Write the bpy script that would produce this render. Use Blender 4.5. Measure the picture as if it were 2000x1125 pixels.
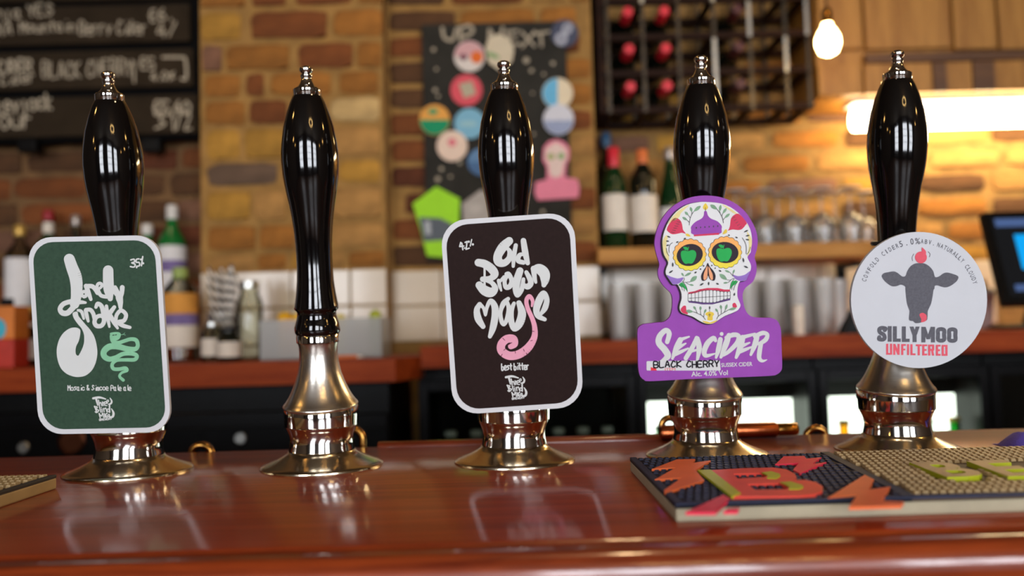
import bpy, math, random
from mathutils import Vector, Matrix
from mathutils.geometry import tessellate_polygon, delaunay_2d_cdt

# ---------------------------------------------------------------- camera, light, exposure
for o in list(bpy.data.objects): bpy.data.objects.remove(o)
SC = bpy.context.scene; COL = SC.collection
random.seed(7)
BAR = 1.10                                   # height of the bar top
FPX = 1600.0                                 # focal length for a 2000 px wide frame
CP = Vector((-.00218, -.86093, BAR + .13)); YAW, PIT, ROL = .00518, .05747, -.02824
_r0 = Vector((math.cos(YAW), -math.sin(YAW), 0))
FWD = Vector((math.sin(YAW)*math.cos(PIT), math.cos(YAW)*math.cos(PIT), math.sin(PIT)))
_u0 = _r0.cross(FWD)
RGT = math.cos(ROL)*_r0 + math.sin(ROL)*_u0
UPV = -math.sin(ROL)*_r0 + math.cos(ROL)*_u0
cam = bpy.data.cameras.new('camera'); cam.sensor_width = 36; cam.sensor_fit = 'HORIZONTAL'
cam.lens = FPX/2000*36; cam.clip_start = .02
cam.dof.use_dof = True; cam.dof.focus_distance = .755; cam.dof.aperture_fstop = 2.7
camo = bpy.data.objects.new('camera', cam); COL.objects.link(camo)
camo.matrix_world = Matrix(((RGT.x, UPV.x, -FWD.x, CP.x), (RGT.y, UPV.y, -FWD.y, CP.y), (RGT.z, UPV.z, -FWD.z, CP.z), (0, 0, 0, 1)))
SC.camera = camo
SC.view_settings.view_transform = 'Standard'; SC.view_settings.look = 'None'
SC.view_settings.gamma = 1; SC.view_settings.use_curve_mapping = False
SC.view_settings.exposure = 0.0
SC.cycles.max_bounces = 6; SC.cycles.diffuse_bounces = 3; SC.cycles.glossy_bounces = 3; SC.cycles.transmission_bounces = 7
SC.cycles.use_adaptive_sampling = True; SC.cycles.adaptive_threshold = .04
SC.cycles.caustics_reflective = False; SC.cycles.caustics_refractive = False
wd = bpy.data.worlds.new('world'); SC.world = wd; wd.use_nodes = True
wd.node_tree.nodes['Background'].inputs[0].default_value = (.75, .82, 1, 1)
wd.node_tree.nodes['Background'].inputs[1].default_value = .3
WINDOW_STRENGTH = 17.5; BULB_STRENGTH = 70.0; STRIP_STRENGTH = 30.0; PANEL_STRENGTH = 5.0

def light(kind, name, loc, target, energy, color, size=.1, **kw):
    l = bpy.data.lights.new(name, kind); l.energy = energy; l.color = color
    if kind == 'AREA': l.size = size
    else: l.shadow_soft_size = size
    for k, v in kw.items(): setattr(l, k, v)
    o = bpy.data.objects.new(name, l); COL.objects.link(o); o.location = loc
    o.rotation_euler = (Vector(target) - Vector(loc)).to_track_quat('-Z', 'Y').to_euler()
    return o
WARM = (1, .66, .34)
# ceiling downlights that wash the brick behind the bar
light('SPOT', 'downlight_pier', (-.55, .45, 2.85), (-.5, 1.4, 1.55), 7, WARM, .05, spot_size=1.1, spot_blend=.7)
light('SPOT', 'downlight_board', (.1, .45, 2.85), (.1, 1.45, 1.75), 4, WARM, .05, spot_size=1.0, spot_blend=.7)
light('SPOT', 'downlight_bottles', (-1.2, .55, 2.85), (-1.1, 1.3, 1.4), 5, WARM, .05, spot_size=1.0, spot_blend=.7)
light('SPOT', 'downlight_alcove', (.8, .35, 2.85), (.8, 1.6, 1.5), 6, WARM, .05, spot_size=1.1, spot_blend=.7)
light('SPOT', 'downlight_bar', (.3, -.2, 2.9), (.2, .1, 1.1), 12, WARM, .05, spot_size=1.6, spot_blend=.8)

# ---------------------------------------------------------------- pixel rays to real points
def ray(px, py): return FWD*FPX + RGT*(px-1000) + UPV*(562.5-py)
def hit(px, py, P0, N):
    d = ray(px, py); t = (P0-CP).dot(N)/d.dot(N); return CP + d*t
def PX(px, py, Y): return hit(px, py, Vector((0, Y, 0)), Vector((0, 1, 0)))
def PZ(px, py, Z): return hit(px, py, Vector((0, 0, Z)), Vector((0, 0, 1)))
def MPP(Y): return (Y-CP.y)/FPX            # metres for one pixel at depth Y

# ---------------------------------------------------------------- materials
def lin(c):
    r = []
    for v in c[:3]:
        v = v/255.0; r.append(v/12.92 if v <= .04045 else ((v+.055)/1.055)**2.4)
    return (r[0], r[1], r[2], 1)
MATS = {}
def M(name, rgb, rough=.5, metal=0, var=.1, scale=40, bump=0, bscale=120, trans=0, ior=1.45, coat=0, rand=0, spec=.5, stretch=None, alpha=1):
    if name in MATS: return MATS[name]
    m = bpy.data.materials.new(name); m.use_nodes = True; nt = m.node_tree; b = nt.nodes['Principled BSDF']
    N = nt.nodes.new; L = nt.links.new
    c = lin(rgb)
    tc = N('ShaderNodeTexCoord'); src = tc.outputs['Object']
    if stretch:
        mp = N('ShaderNodeMapping'); mp.inputs['Scale'].default_value = stretch; L(src, mp.inputs[0]); src = mp.outputs[0]
    nz = N('ShaderNodeTexNoise'); nz.inputs['Scale'].default_value = scale; nz.inputs['Detail'].default_value = 5; L(src, nz.inputs['Vector'])
    rp = N('ShaderNodeValToRGB'); rp.color_ramp.elements[0].position = .3; rp.color_ramp.elements[1].position = .7
    rp.color_ramp.elements[0].color = tuple(max(0, x*(1-var)) for x in c[:3]) + (1,)
    rp.color_ramp.elements[1].color = tuple(min(1, x*(1+var)) for x in c[:3]) + (1,)
    L(nz.outputs['Fac'], rp.inputs[0]); out = rp.outputs[0]
    if rand:
        oi = N('ShaderNodeObjectInfo'); hs = N('ShaderNodeHueSaturation')
        ma = N('ShaderNodeMapRange'); ma.inputs[3].default_value = 1-rand; ma.inputs[4].default_value = 1+rand
        L(oi.outputs['Random'], ma.inputs[0]); L(ma.outputs[0], hs.inputs['Value']); L(out, hs.inputs['Color']); out = hs.outputs[0]
    L(out, b.inputs['Base Color'])
    b.inputs['Roughness'].default_value = rough; b.inputs['Metallic'].default_value = metal
    b.inputs['Specular IOR Level'].default_value = spec
    b.inputs['Transmission Weight'].default_value = trans; b.inputs['IOR'].default_value = ior
    b.inputs['Coat Weight'].default_value = coat; b.inputs['Coat Roughness'].default_value = .08
    b.inputs['Alpha'].default_value = alpha
    if bump:
        n2 = N('ShaderNodeTexNoise'); n2.inputs['Scale'].default_value = bscale; n2.inputs['Detail'].default_value = 4; L(src, n2.inputs['Vector'])
        bp = N('ShaderNodeBump'); bp.inputs['Strength'].default_value = bump; bp.inputs['Distance'].default_value = .004
        L(n2.outputs['Fac'], bp.inputs['Height']); L(bp.outputs[0], b.inputs['Normal'])
    MATS[name] = m; return m
def EM(name, rgb, strength):
    if name in MATS: return MATS[name]
    m = bpy.data.materials.new(name); m.use_nodes = True; nt = m.node_tree; nt.nodes.clear()
    e = nt.nodes.new('ShaderNodeEmission'); o = nt.nodes.new('ShaderNodeOutputMaterial')
    e.inputs[0].default_value = lin(rgb); e.inputs[1].default_value = strength; nt.links.new(e.outputs[0], o.inputs[0])
    MATS[name] = m; return m
def WOOD(name, dark, light_, rough=.3, coat=0., stretch=(1, 14, 14), scale=3., bump=.05, coatr=.06, spec=.5):
    if name in MATS: return MATS[name]
    m = bpy.data.materials.new(name); m.use_nodes = True; nt = m.node_tree; b = nt.nodes['Principled BSDF']; N = nt.nodes.new; L = nt.links.new
    tc = N('ShaderNodeTexCoord'); mp = N('ShaderNodeMapping'); mp.inputs['Scale'].default_value = stretch; L(tc.outputs['Object'], mp.inputs[0])
    nz = N('ShaderNodeTexNoise'); nz.inputs['Scale'].default_value = scale; nz.inputs['Detail'].default_value = 8; nz.inputs['Distortion'].default_value = .6; L(mp.outputs[0], nz.inputs['Vector'])
    n2 = N('ShaderNodeTexNoise'); n2.inputs['Scale'].default_value = scale*9; n2.inputs['Detail'].default_value = 4; L(mp.outputs[0], n2.inputs['Vector'])
    mx = N('ShaderNodeMath'); mx.operation = 'MULTIPLY_ADD'; mx.inputs[1].default_value = .35; L(n2.outputs['Fac'], mx.inputs[0]); L(nz.outputs['Fac'], mx.inputs[2])
    rp = N('ShaderNodeValToRGB'); rp.color_ramp.elements[0].position = .45; rp.color_ramp.elements[1].position = .85
    rp.color_ramp.elements[0].color = lin(dark); rp.color_ramp.elements[1].color = lin(light_)
    L(mx.outputs[0], rp.inputs[0]); L(rp.outputs[0], b.inputs['Base Color'])
    b.inputs['Roughness'].default_value = rough; b.inputs['Coat Weight'].default_value = coat; b.inputs['Coat Roughness'].default_value = coatr; b.inputs['Specular IOR Level'].default_value = spec
    bp = N('ShaderNodeBump'); bp.inputs['Strength'].default_value = bump; bp.inputs['Distance'].default_value = .002
    L(mx.outputs[0], bp.inputs['Height']); L(bp.outputs[0], b.inputs['Normal'])
    if coat: L(bp.outputs[0], b.inputs['Coat Normal'])
    MATS[name] = m; return m

def GLASS(name, tint, rough=.02, refl=1.0, haze=0.):
    """thin-walled glass: see-through with a Fresnel reflection"""
    if name in MATS: return MATS[name]
    m = bpy.data.materials.new(name); m.use_nodes = True; nt = m.node_tree; nt.nodes.clear(); N = nt.nodes.new; L = nt.links.new
    t = N('ShaderNodeBsdfTransparent'); t.inputs[0].default_value = lin(tint); g = N('ShaderNodeBsdfGlossy'); g.inputs['Roughness'].default_value = rough
    f = N('ShaderNodeFresnel'); f.inputs[0].default_value = 1.5; nz = N('ShaderNodeTexNoise'); nz.inputs['Scale'].default_value = 60
    ml = N('ShaderNodeMath'); ml.operation = 'MULTIPLY'; ml.inputs[1].default_value = refl; L(f.outputs[0], ml.inputs[0])
    bp = N('ShaderNodeBump'); bp.inputs['Strength'].default_value = .03; L(nz.outputs['Fac'], bp.inputs['Height']); L(bp.outputs[0], g.inputs['Normal'])
    x = N('ShaderNodeMixShader'); o = N('ShaderNodeOutputMaterial'); L(ml.outputs[0], x.inputs[0])
    hz = N('ShaderNodeMixShader'); hz.inputs[0].default_value = haze; df = N('ShaderNodeBsdfDiffuse' if refl < .85 else 'ShaderNodeBsdfTranslucent'); df.inputs[0].default_value = (.9, .9, .88, 1); L(t.outputs[0], hz.inputs[1]); L(df.outputs[0], hz.inputs[2]); L(hz.outputs[0], x.inputs[1]); L(g.outputs[0], x.inputs[2]); L(x.outputs[0], o.inputs[0])
    MATS[name] = m; return m
# ---------------------------------------------------------------- mesh helpers
WORLD = {}
class MB:
    def __init__(s): s.v = []; s.f = []; s.mi = []; s.cur = 0
    def add(s, vs, fs):
        n = len(s.v); s.v += [Vector(v) for v in vs]
        for f in fs: s.f.append([i+n for i in f]); s.mi.append(s.cur)
        return s
    def box(s, lo, hi, bev=0):
        x0, y0, z0 = lo; x1, y1, z1 = hi
        if bev <= 0:
            return s.add([(x0,y0,z0),(x1,y0,z0),(x1,y1,z0),(x0,y1,z0),(x0,y0,z1),(x1,y0,z1),(x1,y1,z1),(x0,y1,z1)],
                         [(0,3,2,1),(4,5,6,7),(0,1,5,4),(1,2,6,5),(2,3,7,6),(3,0,4,7)])
        b = bev; n = 3; pts = []
        for cx, cy, a0 in ((x1-b, y1-b, 0), (x0+b, y1-b, 90), (x0+b, y0+b, 180), (x1-b, y0+b, 270)):
            for k in range(n+1):
                a = math.radians(a0+90*k/n); pts.append((cx, cy, a))
        rings = [(z0, -b), (z0+b*.3, -b*.3), (z0+b, 0), (z1-b, 0), (z1-b*.3, -b*.3), (z1, -b)]
        vs = []
        for z, o in rings:
            for cx, cy, a in pts: vs.append((cx+(b+o)*math.cos(a), cy+(b+o)*math.sin(a), z))
        m = len(pts); fs = []
        for r in range(len(rings)-1):
            for k in range(m): k2 = (k+1) % m; fs.append((r*m+k, r*m+k2, (r+1)*m+k2, (r+1)*m+k))
        fs.append(tuple(reversed(range(m)))); fs.append(tuple((len(rings)-1)*m+k for k in range(m)))
        return s.add(vs, fs)
    def lathe(s, prof, org=(0,0,0), axis=(0,0,1), n=32, closed=True):
        """prof: list of (r, h) from bottom to top along axis"""
        org = Vector(org); a = Vector(axis).normalized()
        u = a.orthogonal().normalized() if abs(a.z) < .5 else Vector((1,0,0)); u = (u-a*u.dot(a)).normalized(); w = a.cross(u)
        vs = []; fs = []; rows = []
        for r, h in prof:
            if r < 1e-6: rows.append([len(vs)]); vs.append(org+a*h)
            else:
                st = len(vs); rows.append(list(range(st, st+n)))
                for k in range(n):
                    t = 2*math.pi*k/n; vs.append(org+a*h+(u*math.cos(t)+w*math.sin(t))*r)
        for A, B in zip(rows, rows[1:]):
            if len(A) == 1 and len(B) == 1: continue
            for k in range(n):
                k2 = (k+1) % n
                if len(A) == 1: fs.append((A[0], B[k2], B[k]))
                elif len(B) == 1: fs.append((A[k], A[k2], B[0]))
                else: fs.append((A[k], A[k2], B[k2], B[k]))
        if closed:
            if len(rows[0]) > 1: fs.append(tuple(reversed(rows[0])))
            if len(rows[-1]) > 1: fs.append(tuple(rows[-1]))
        return s.add(vs, fs)
    def tube(s, pts, r, n=8):
        pts = [Vector(p) for p in pts]; vs = []; fs = []
        rr = r if isinstance(r, (list, tuple)) else [r]*len(pts)
        ref = None
        for i, p in enumerate(pts):
            t = (pts[min(i+1, len(pts)-1)]-pts[max(i-1, 0)]).normalized()
            if ref is None: ref = t.orthogonal().normalized()
            u = (ref-t*ref.dot(t)).normalized(); w = t.cross(u); ref = u
            for k in range(n):
                a = 2*math.pi*k/n; vs.append(p+(u*math.cos(a)+w*math.sin(a))*rr[i])
        for i in range(len(pts)-1):
            for k in range(n): k2 = (k+1) % n; fs.append((i*n+k, i*n+k2, (i+1)*n+k2, (i+1)*n+k))
        fs.append(tuple(reversed(range(n)))); fs.append(tuple((len(pts)-1)*n+k for k in range(n)))
        return s.add(vs, fs)
    def prism(s, loops, off):
        """loops: outer and hole loops of 3D points in one plane; off: vector from front face to back face"""
        loops = [[Vector(p) for p in l] for l in loops]; off = Vector(off)
        tri = tessellate_polygon(loops); flat = [p for l in loops for p in l]; n = len(flat)
        vs = flat + [p+off for p in flat]; fs = [tuple(t) for t in tri]
        if off.length > 0:
            fs += [tuple(i+n for i in reversed(t)) for t in tri]; st = 0
            for l in loops:
                for k in range(len(l)): a = st+k; b = st+(k+1) % len(l); fs.append((a, b, b+n, a+n))
                st += len(l)
        else: vs = flat
        return s.add(vs, fs)
    def build(s, name, mat, parent=None, smooth=None, origin=None, kind=None):
        if origin is None:
            xs = [v.x for v in s.v]; ys = [v.y for v in s.v]; zs = [v.z for v in s.v]
            origin = Vector(((min(xs)+max(xs))/2, (min(ys)+max(ys))/2, min(zs)))
        origin = Vector(origin)
        me = bpy.data.meshes.new(name); me.from_pydata([v-origin for v in s.v], [], s.f)
        for m in (mat if isinstance(mat, (list, tuple)) else [mat]): me.materials.append(m)
        if isinstance(mat, (list, tuple)): me.polygons.foreach_set('material_index', s.mi)
        if smooth:
            me.polygons.foreach_set('use_smooth', [True]*len(me.polygons)); me.set_sharp_from_angle(angle=math.radians(smooth))
        me.update()
        return place(name, me, origin, parent, kind)
def place(name, me, origin, parent=None, kind=None):
    o = bpy.data.objects.new(name, me); COL.objects.link(o); WORLD[o.name] = Vector(origin)
    if parent is not None:
        o.parent = parent; o.location = Vector(origin)-WORLD[parent.name]
    else: o.location = origin
    if kind: o['kind'] = kind
    return o
def thing(name, loc, label, cat, group=None):
    o = bpy.data.objects.new(name, None); COL.objects.link(o); o.empty_display_size = .05
    o.location = loc; WORLD[o.name] = Vector(loc); return tag(o, label, cat, group)
def tag(o, label, cat, group=None):
    o['label'] = label; o['category'] = cat
    if group: o['group'] = group
    return o
def struct(o): o['kind'] = 'structure'; return o
def copy_tree(o, loc, label=None, parent=None):
    c = o.copy(); COL.objects.link(c)
    if parent is None:
        c.location = loc; WORLD[c.name] = Vector(loc)
        if label: c['label'] = label
    else:
        c.parent = parent; WORLD[c.name] = WORLD[parent.name]+c.location
    for ch in o.children: copy_tree(ch, None, None, c)
    return c
def cat_rom(pts, n=6, closed=False):
    out = []; m = len(pts); rng = range(m) if closed else range(m-1)
    for i in rng:
        g = (lambda k: pts[k % m]) if closed else (lambda k: pts[max(0, min(m-1, k))])
        p0, p1, p2, p3 = g(i-1), g(i), g(i+1), g(i+2)
        for k in range(n):
            t = k/n; out.append(tuple(.5*((2*b)+(-a+c)*t+(2*a-5*b+4*c-d)*t*t+(-a+3*b-3*c+d)*t**3) for a, b, c, d in zip(p0, p1, p2, p3)))
    if not closed: out.append(tuple(pts[-1]))
    return out
def rrect(TL, TR, BR, BL, r, n=7):
    c = [Vector(p) for p in (TL, TR, BR, BL)]; out = []
    for i in range(4):
        p, a, b = c[i], c[i-1], c[(i+1) % 4]
        u = (a-p).normalized()*r; w = (b-p).normalized()*r
        for k in range(n+1):
            t = k/n*math.pi/2; q = p+u*(1-math.sin(t))+w*(1-math.cos(t)); out.append((q.x, q.y))
    return out
def ell(cx, cy, rx, ry, rot=0, n=28):
    c, s = math.cos(math.radians(rot)), math.sin(math.radians(rot)); out = []
    for k in range(n):
        t = 2*math.pi*k/n; x, y = rx*math.cos(t), ry*math.sin(t); out.append((cx+x*c-y*s, cy+x*s+y*c))
    return out

# one flat print on a plane: drawn in picture pixels, kept as a plate at its own place
class Print:
    def __init__(s, P0, N, crop=(0, 0, 1)): s.P0 = Vector(P0); s.N = Vector(N).normalized(); s.crop = crop; s.mb = MB(); s.off = 0; s.faces = []; s.k = 0
    def at(s, crop): s.crop = crop; return s
    def px(s, x, y): cx, cy, k = s.crop; return (cx+x/k, cy+y/k)
    def pt(s, x, y): return hit(*s.px(x, y), s.P0, s.N)+s.N*s.off
    def flat(s, pts):
        l = [s.px(*p) for p in pts]
        if sum(l[i-1][0]*l[i][1]-l[i][0]*l[i-1][1] for i in range(len(l))) < 0: l.reverse()
        s.faces.append(l)
    def flush(s):
        """join the pieces of one stroke into a single flat layer"""
        if not s.faces: return
        d = (s.k % 12)*2e-5; s.k += 1
        if len(s.faces) == 1:
            l = s.faces[0]; P = [hit(x, y, s.P0, s.N)+s.N*(s.off+d) for x, y in l]; s.mb.prism([P], (0, 0, 0))
        else:
            vs = []; fs = []
            for l in s.faces: fs.append(list(range(len(vs), len(vs)+len(l)))); vs += [Vector(p) for p in l]
            ov, oe, of, _a, _b, og = delaunay_2d_cdt(vs, [], fs, 0, 1e-4, True)
            s.mb.add([hit(v.x, v.y, s.P0, s.N)+s.N*(s.off+d) for v in ov], [tuple(f) for f, g in zip(of, og) if g])
        s.faces = []
    def poly(s, pts, holes=(), thick=0, smooth=0):
        f = (lambda l: cat_rom(l, smooth, True)) if smooth else (lambda l: l)
        if not thick and not holes: s.flat(f(list(pts))); s.flush(); return s
        loops = [[s.pt(*p) for p in f(list(l))] for l in [pts]+list(holes)]
        s.mb.prism(loops, -s.N*thick); return s
    def stroke(s, pts, w=None, n=5, smooth=True):
        pts = [(p[0], p[1], p[2] if len(p) > 2 else w) for p in pts]
        if smooth and len(pts) > 2: pts = cat_rom(pts, n)
        for p, q in zip(pts, pts[1:]):
            dx, dy = q[0]-p[0], q[1]-p[1]; d = math.hypot(dx, dy)
            if d < 1e-4: continue
            nx, ny = -dy/d/2, dx/d/2; ex = .12*s.crop[2]; p = (p[0]-dx/d*ex, p[1]-dy/d*ex, p[2]); q = (q[0]+dx/d*ex, q[1]+dy/d*ex, q[2])
            s.flat([(p[0]+nx*p[2], p[1]+ny*p[2]), (q[0]+nx*q[2], q[1]+ny*q[2]), (q[0]-nx*q[2], q[1]-ny*q[2]), (p[0]-nx*p[2], p[1]-ny*p[2])])
        big = max(p[2] for p in pts)/s.crop[2] > 4
        for i, p in enumerate(pts):
            if 0 < i < len(pts)-1:
                a = pts[i-1]; b = pts[i+1]; v0 = math.atan2(p[1]-a[1], p[0]-a[0]); v1 = math.atan2(b[1]-p[1], b[0]-p[0])
                if abs((v1-v0+math.pi) % (2*math.pi)-math.pi) < .1: continue
            s.flat(ell(p[0], p[1], p[2]/2, p[2]/2, n=20 if big else 8, rot=i*7.3))
        s.flush(); return s
    def block(s, ch, x0, y0, x1, y1, t):
        def P(a, b): return (x0+(x1-x0)*a, y0+(y1-y0)*b)
        def quad(a, b, c, d): s.flat([(x0+(x1-x0)*a, y0+(y1-y0)*b), (x0+(x1-x0)*c, y0+(y1-y0)*b), (x0+(x1-x0)*c, y0+(y1-y0)*d), (x0+(x1-x0)*a, y0+(y1-y0)*d)])
        tx = t/abs(x1-x0); ty = t*.82/abs(y1-y0)
        if ch in 'LEFTIURDNMP' and ch != 'T': quad(0, 0, min(1, tx), 1)
        if ch in 'LEU': quad(0, 1-ty, 1, 1)
        if ch in 'EFTRD': quad(0, 0, 1, ty)
        if ch in 'EF': quad(0, .5-ty/2, .88, .5+ty/2)
        if ch == 'T': quad(.5-tx/2, 0, .5+tx/2, 1)
        if ch in 'UNMD': quad(1-tx, 0, 1, 1)
        if ch == 'D': quad(0, 1-ty, .9, 1)
        if ch == 'R':
            quad(1-tx, 0, 1, .48); quad(0, .48-ty/2, .95, .48+ty/2); s.flat([P(.45, .48), P(.45+tx, .48), P(1, 1), P(1-tx, 1)])
        if ch == 'N': s.flat([P(0, 0), P(tx, 0), P(1, 1), P(1-tx, 1)])
        if ch == 'M': s.flat([P(0, 0), P(tx*1.05, 0), P(.5+tx*.42, .8), P(.5-tx*.42, .8)]); s.flat([P(1-tx*1.05, 0), P(1, 0), P(.5+tx*.42, .8), P(.5-tx*.42, .8)])
        if ch == 'Y': s.flat([P(0, 0), P(tx, 0), P(.5+tx/2, .58), P(.5-tx/2, .58)]); s.flat([P(1-tx, 0), P(1, 0), P(.5+tx/2, .58), P(.5-tx/2, .58)]); quad(.5-tx/2, .5, .5+tx/2, 1)
        s.flush()
        hx = tx/2; hy = t/2/abs(y1-y0)
        if ch == 'O': s.stroke([P(*p) for p in ((.5, hy), (1-hx, .2), (1-hx, .5), (1-hx, .8), (.5, 1-hy), (hx, .8), (hx, .5), (hx, .2), (.5, hy))], t)
        if ch == 'S': s.stroke([P(*p) for p in ((1-hx, .27), (.88, hy*1.3), (.45, hy), (hx, .22), (.3, .42), (.68, .56), (1-hx, .76), (.6, 1-hy), (.2, 1-hy*1.2), (hx, .72))], t)
        return s
    def dot(s, x, y, r): s.flat(ell(x, y, r, r, n=14)); s.flush(); return s
    def leaf(s, x0, y0, x1, y1, w):
        dx, dy = x1-x0, y1-y0; nx, ny = -dy, dx; d = math.hypot(dx, dy); nx, ny = nx/d*w/2, ny/d*w/2
        s.poly([(x0, y0), (x0+dx*.3+nx*.8, y0+dy*.3+ny*.8), (x0+dx*.65+nx, y0+dy*.65+ny), (x1, y1), (x0+dx*.65-nx, y0+dy*.65-ny), (x0+dx*.3-nx*.8, y0+dy*.3-ny*.8)], smooth=3); return s
    def text(s, string, p0, p1, h, bold=0., slant=0., upv=None):
        vs, fs, wdt = glyphs(string, bold); p0 = Vector(p0); p1 = Vector(p1); ux = (p1-p0)
        uy = Vector(upv) if upv else Vector((ux.y, -ux.x)).normalized()*h
        q = [p0+ux*(x/wdt)+uy*y for x, y in vs]
        s.mb.add([s.pt(a.x, a.y) for a in q], fs); return s
    def hand(s, string, p0, p1, h, w, jit=.0):
        rnd = random.Random(len(string)*7+int(p0[0])); p0 = Vector(p0); p1 = Vector(p1); ux = p1-p0; tot = 0
        for ch in string: tot += ADV.get(ch, 5)
        e = ux.normalized(); uy = Vector((e.y, -e.x)); k = ux.length/tot; x = 0
        for ch in string:
            j = rnd.uniform(-jit, jit)*h
            for pl in HAND.get(ch, []):
                s.stroke([tuple(p0+e*((x+a)*k)+uy*(b/6*h+j)) for a, b in pl], w, n=3)
            x += ADV.get(ch, 5)
        return s
    def build(s, name, mat, parent, label=None, kind=None):
        o = s.mb.build(name, mat, parent, kind=kind); s.mb = MB(); s.k = 0
        if label: o['label'] = label
        return o
GC = {}
def glyphs(string, bold=0.):
    k = (string, bold)
    if k in GC: return GC[k]
    cu = bpy.data.curves.new('t', 'FONT'); cu.body = string; cu.size = 1; cu.offset = bold; cu.resolution_u = 3
    ob = bpy.data.objects.new('t', cu); COL.objects.link(ob); dg = bpy.context.evaluated_depsgraph_get(); dg.update()
    me = bpy.data.meshes.new_from_object(ob.evaluated_get(dg)); vs = [(v.co.x, v.co.y) for v in me.vertices]; fs = [tuple(p.vertices) for p in me.polygons]
    bpy.data.objects.remove(ob); bpy.data.curves.remove(cu); bpy.data.meshes.remove(me)
    x0 = min(v[0] for v in vs); x1 = max(v[0] for v in vs); cap = .69
    vs = [(x-x0, y/cap) for x, y in vs]; GC[k] = (vs, fs, x1-x0); return GC[k]
_H = {'A': '00 26 40;12 32', 'B': '00 06 36 45 33 03;33 42 41 30 00', 'C': '45 26 14 02 10 30 41', 'D': '00 06 25 43 31 00', 'E': '46 06 00 40;03 33', 'F': '46 06 00;03 33',
 'G': '45 26 14 02 20 40 43 23', 'H': '00 06;40 46;03 43', 'I': '20 26', 'J': '36 31 10 01', 'K': '00 06;46 03 40', 'L': '06 00 40', 'M': '00 06 23 46 40', 'N': '00 06 40 46',
 'O': '26 04 02 20 42 44 26', 'P': '00 06 36 45 43 33 03', 'R': '00 06 36 45 33 03;23 40', 'S': '45 26 15 23 42 31 10 01', 'T': '06 46;26 20', 'U': '06 01 20 41 46', 'V': '06 20 46',
 'W': '06 10 23 30 46', 'X': '00 46;06 40', 'Y': '06 23 46;23 20', 'Z': '06 46 00 40', '0': '26 04 02 20 42 44 26', '1': '15 26 20', '2': '05 26 45 33 00 40', '3': '06 36 23 42 31 00',
 '4': '36 02 42;34 30', '5': '46 06 03 33 42 30 00', '6': '36 03 01 20 41 33 03', '/': '00 46', '.': '20 21', '|': '20 26', '%': '00 46;15 25 14 15;32 42 31 32', '-': '03 43',
 '&': '40 05 26 25 02 10 42', '£': '46 26 15 10 40;03 33', 'a': '34 14 03 01 10 30;34 30 40', 'b': '06 00 30 42 33 03', 'c': '43 24 03 01 20 41', 'd': '34 14 02 10 31;36 30', 'e': '02 42 34 14 02 10 40',
 'i': '23 20;26 26', 'k': '06 00;34 02 30', 'l': '26 21 30', 'm': '00 04;03 14 23 20;23 34 43 40', 'n': '00 04;03 24 43 40', 'o': '24 03 01 20 41 43 24', 'r': '00 04;02 14 34', 's': '44 14 13 32 31 00',
 't': '26 21 30;04 44', 'u': '04 01 20 41 44;41 40', 'w': '04 10 23 30 44', 'y': '04 21;44 10', 'j': '24 2- 0-', 'x': '00 44;04 40', 'v': '04 20 44', 'h': '06 00;03 24 43 40', 'g': '44 14 02 20 42 44 4- 1-', 'p': '04 0-;04 34 42 30 01'}
HAND = {}; ADV = {' ': 3.2}
for _c, _d in _H.items():
    HAND[_c] = [[(int(p[0]), -1.5 if p[1] == '-' else int(p[1])) for p in pl.split()] for pl in _d.split(';')]
    ADV[_c] = 5.6 if _c not in 'I1.il|' else 3.6

# ---------------------------------------------------------------- shared materials
m_mortar = M('mortar', (152, 114, 60), .95, var=.22, scale=18, bump=.7, bscale=60)
m_mortar_d = M('mortar_grey', (142, 108, 60), .95, var=.25, scale=18, bump=.7, bscale=60)
def BR(n, c): return M('brick_'+n, c, .92, var=.3, scale=1.6, bump=.5, bscale=6, rand=.15)
BK = {'y': BR('yellow', (164, 120, 46)), 'o': BR('orange', (146, 94, 36)), 'd': BR('dark', (112, 62, 26)), 'r': BR('red', (86, 44, 22)), 'g': BR('grey', (92, 72, 56)),
      't': BR('tan', (158, 116, 62)), 'c': BR('cream', (186, 154, 100)), 'm': BR('mauve', (112, 78, 58)), 'b': BR('brown', (80, 52, 28))}
m_bar = WOOD('mahogany_varnish', (124, 38, 10), (160, 58, 20), .4, .7, (1.2, 22, 22), 3, .09, .08, spec=.3)
m_nose = WOOD('mahogany_edge', (92, 28, 10), (150, 62, 24), .3, .8, (1.2, 20, 20), 4, .08, .07)
m_counter = WOOD('counter_wood', (116, 38, 12), (158, 68, 26), .5, .0, (1.2, 20, 20), 3, .05, spec=.1)
m_pine = WOOD('pine', (160, 106, 44), (198, 144, 74), .5, 0, (1.2, 20, 20), 3, .05, spec=.15)
m_black = M('black_lacquer', (9, 7, 7), .06, var=.05, coat=.6)
m_chrome = M('chrome', (214, 210, 204), .07, 1, .02)
m_nickel = M('aged_nickel', (206, 192, 166), .2, 1, .12, 30, bump=.02, bscale=400)
m_nickel2 = M('polished_nickel', (216, 210, 202), .09, 1, .06, 30)
m_brass = M('brass', (190, 140, 70), .2, 1, .1)
m_copper = M('copper', (190, 104, 62), .28, 1, .15, bump=.1, bscale=500)
m_white = M('white_plastic', (206, 207, 209), .45, var=.02)
m_blackp = M('black_paint', (10, 10, 10), .4, spec=.12, var=.2)
m_blackm = M('black_matt', (8, 8, 8), .8, spec=.1, var=.2)
m_glass = GLASS('clear_glass', (250, 250, 248), .12, .84, .1); m_tglass = GLASS('whitened_glass', (248, 248, 246), .15, .8, .3); m_foot_glint = GLASS('glass_foot_glint', (250, 250, 248), .15, .84, .6)  # white haze in clear and foot glass paints in glints; tumbler glass whitened
m_steel = M('galvanised', (190, 190, 184), .3, 1, .12, 60)
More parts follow.
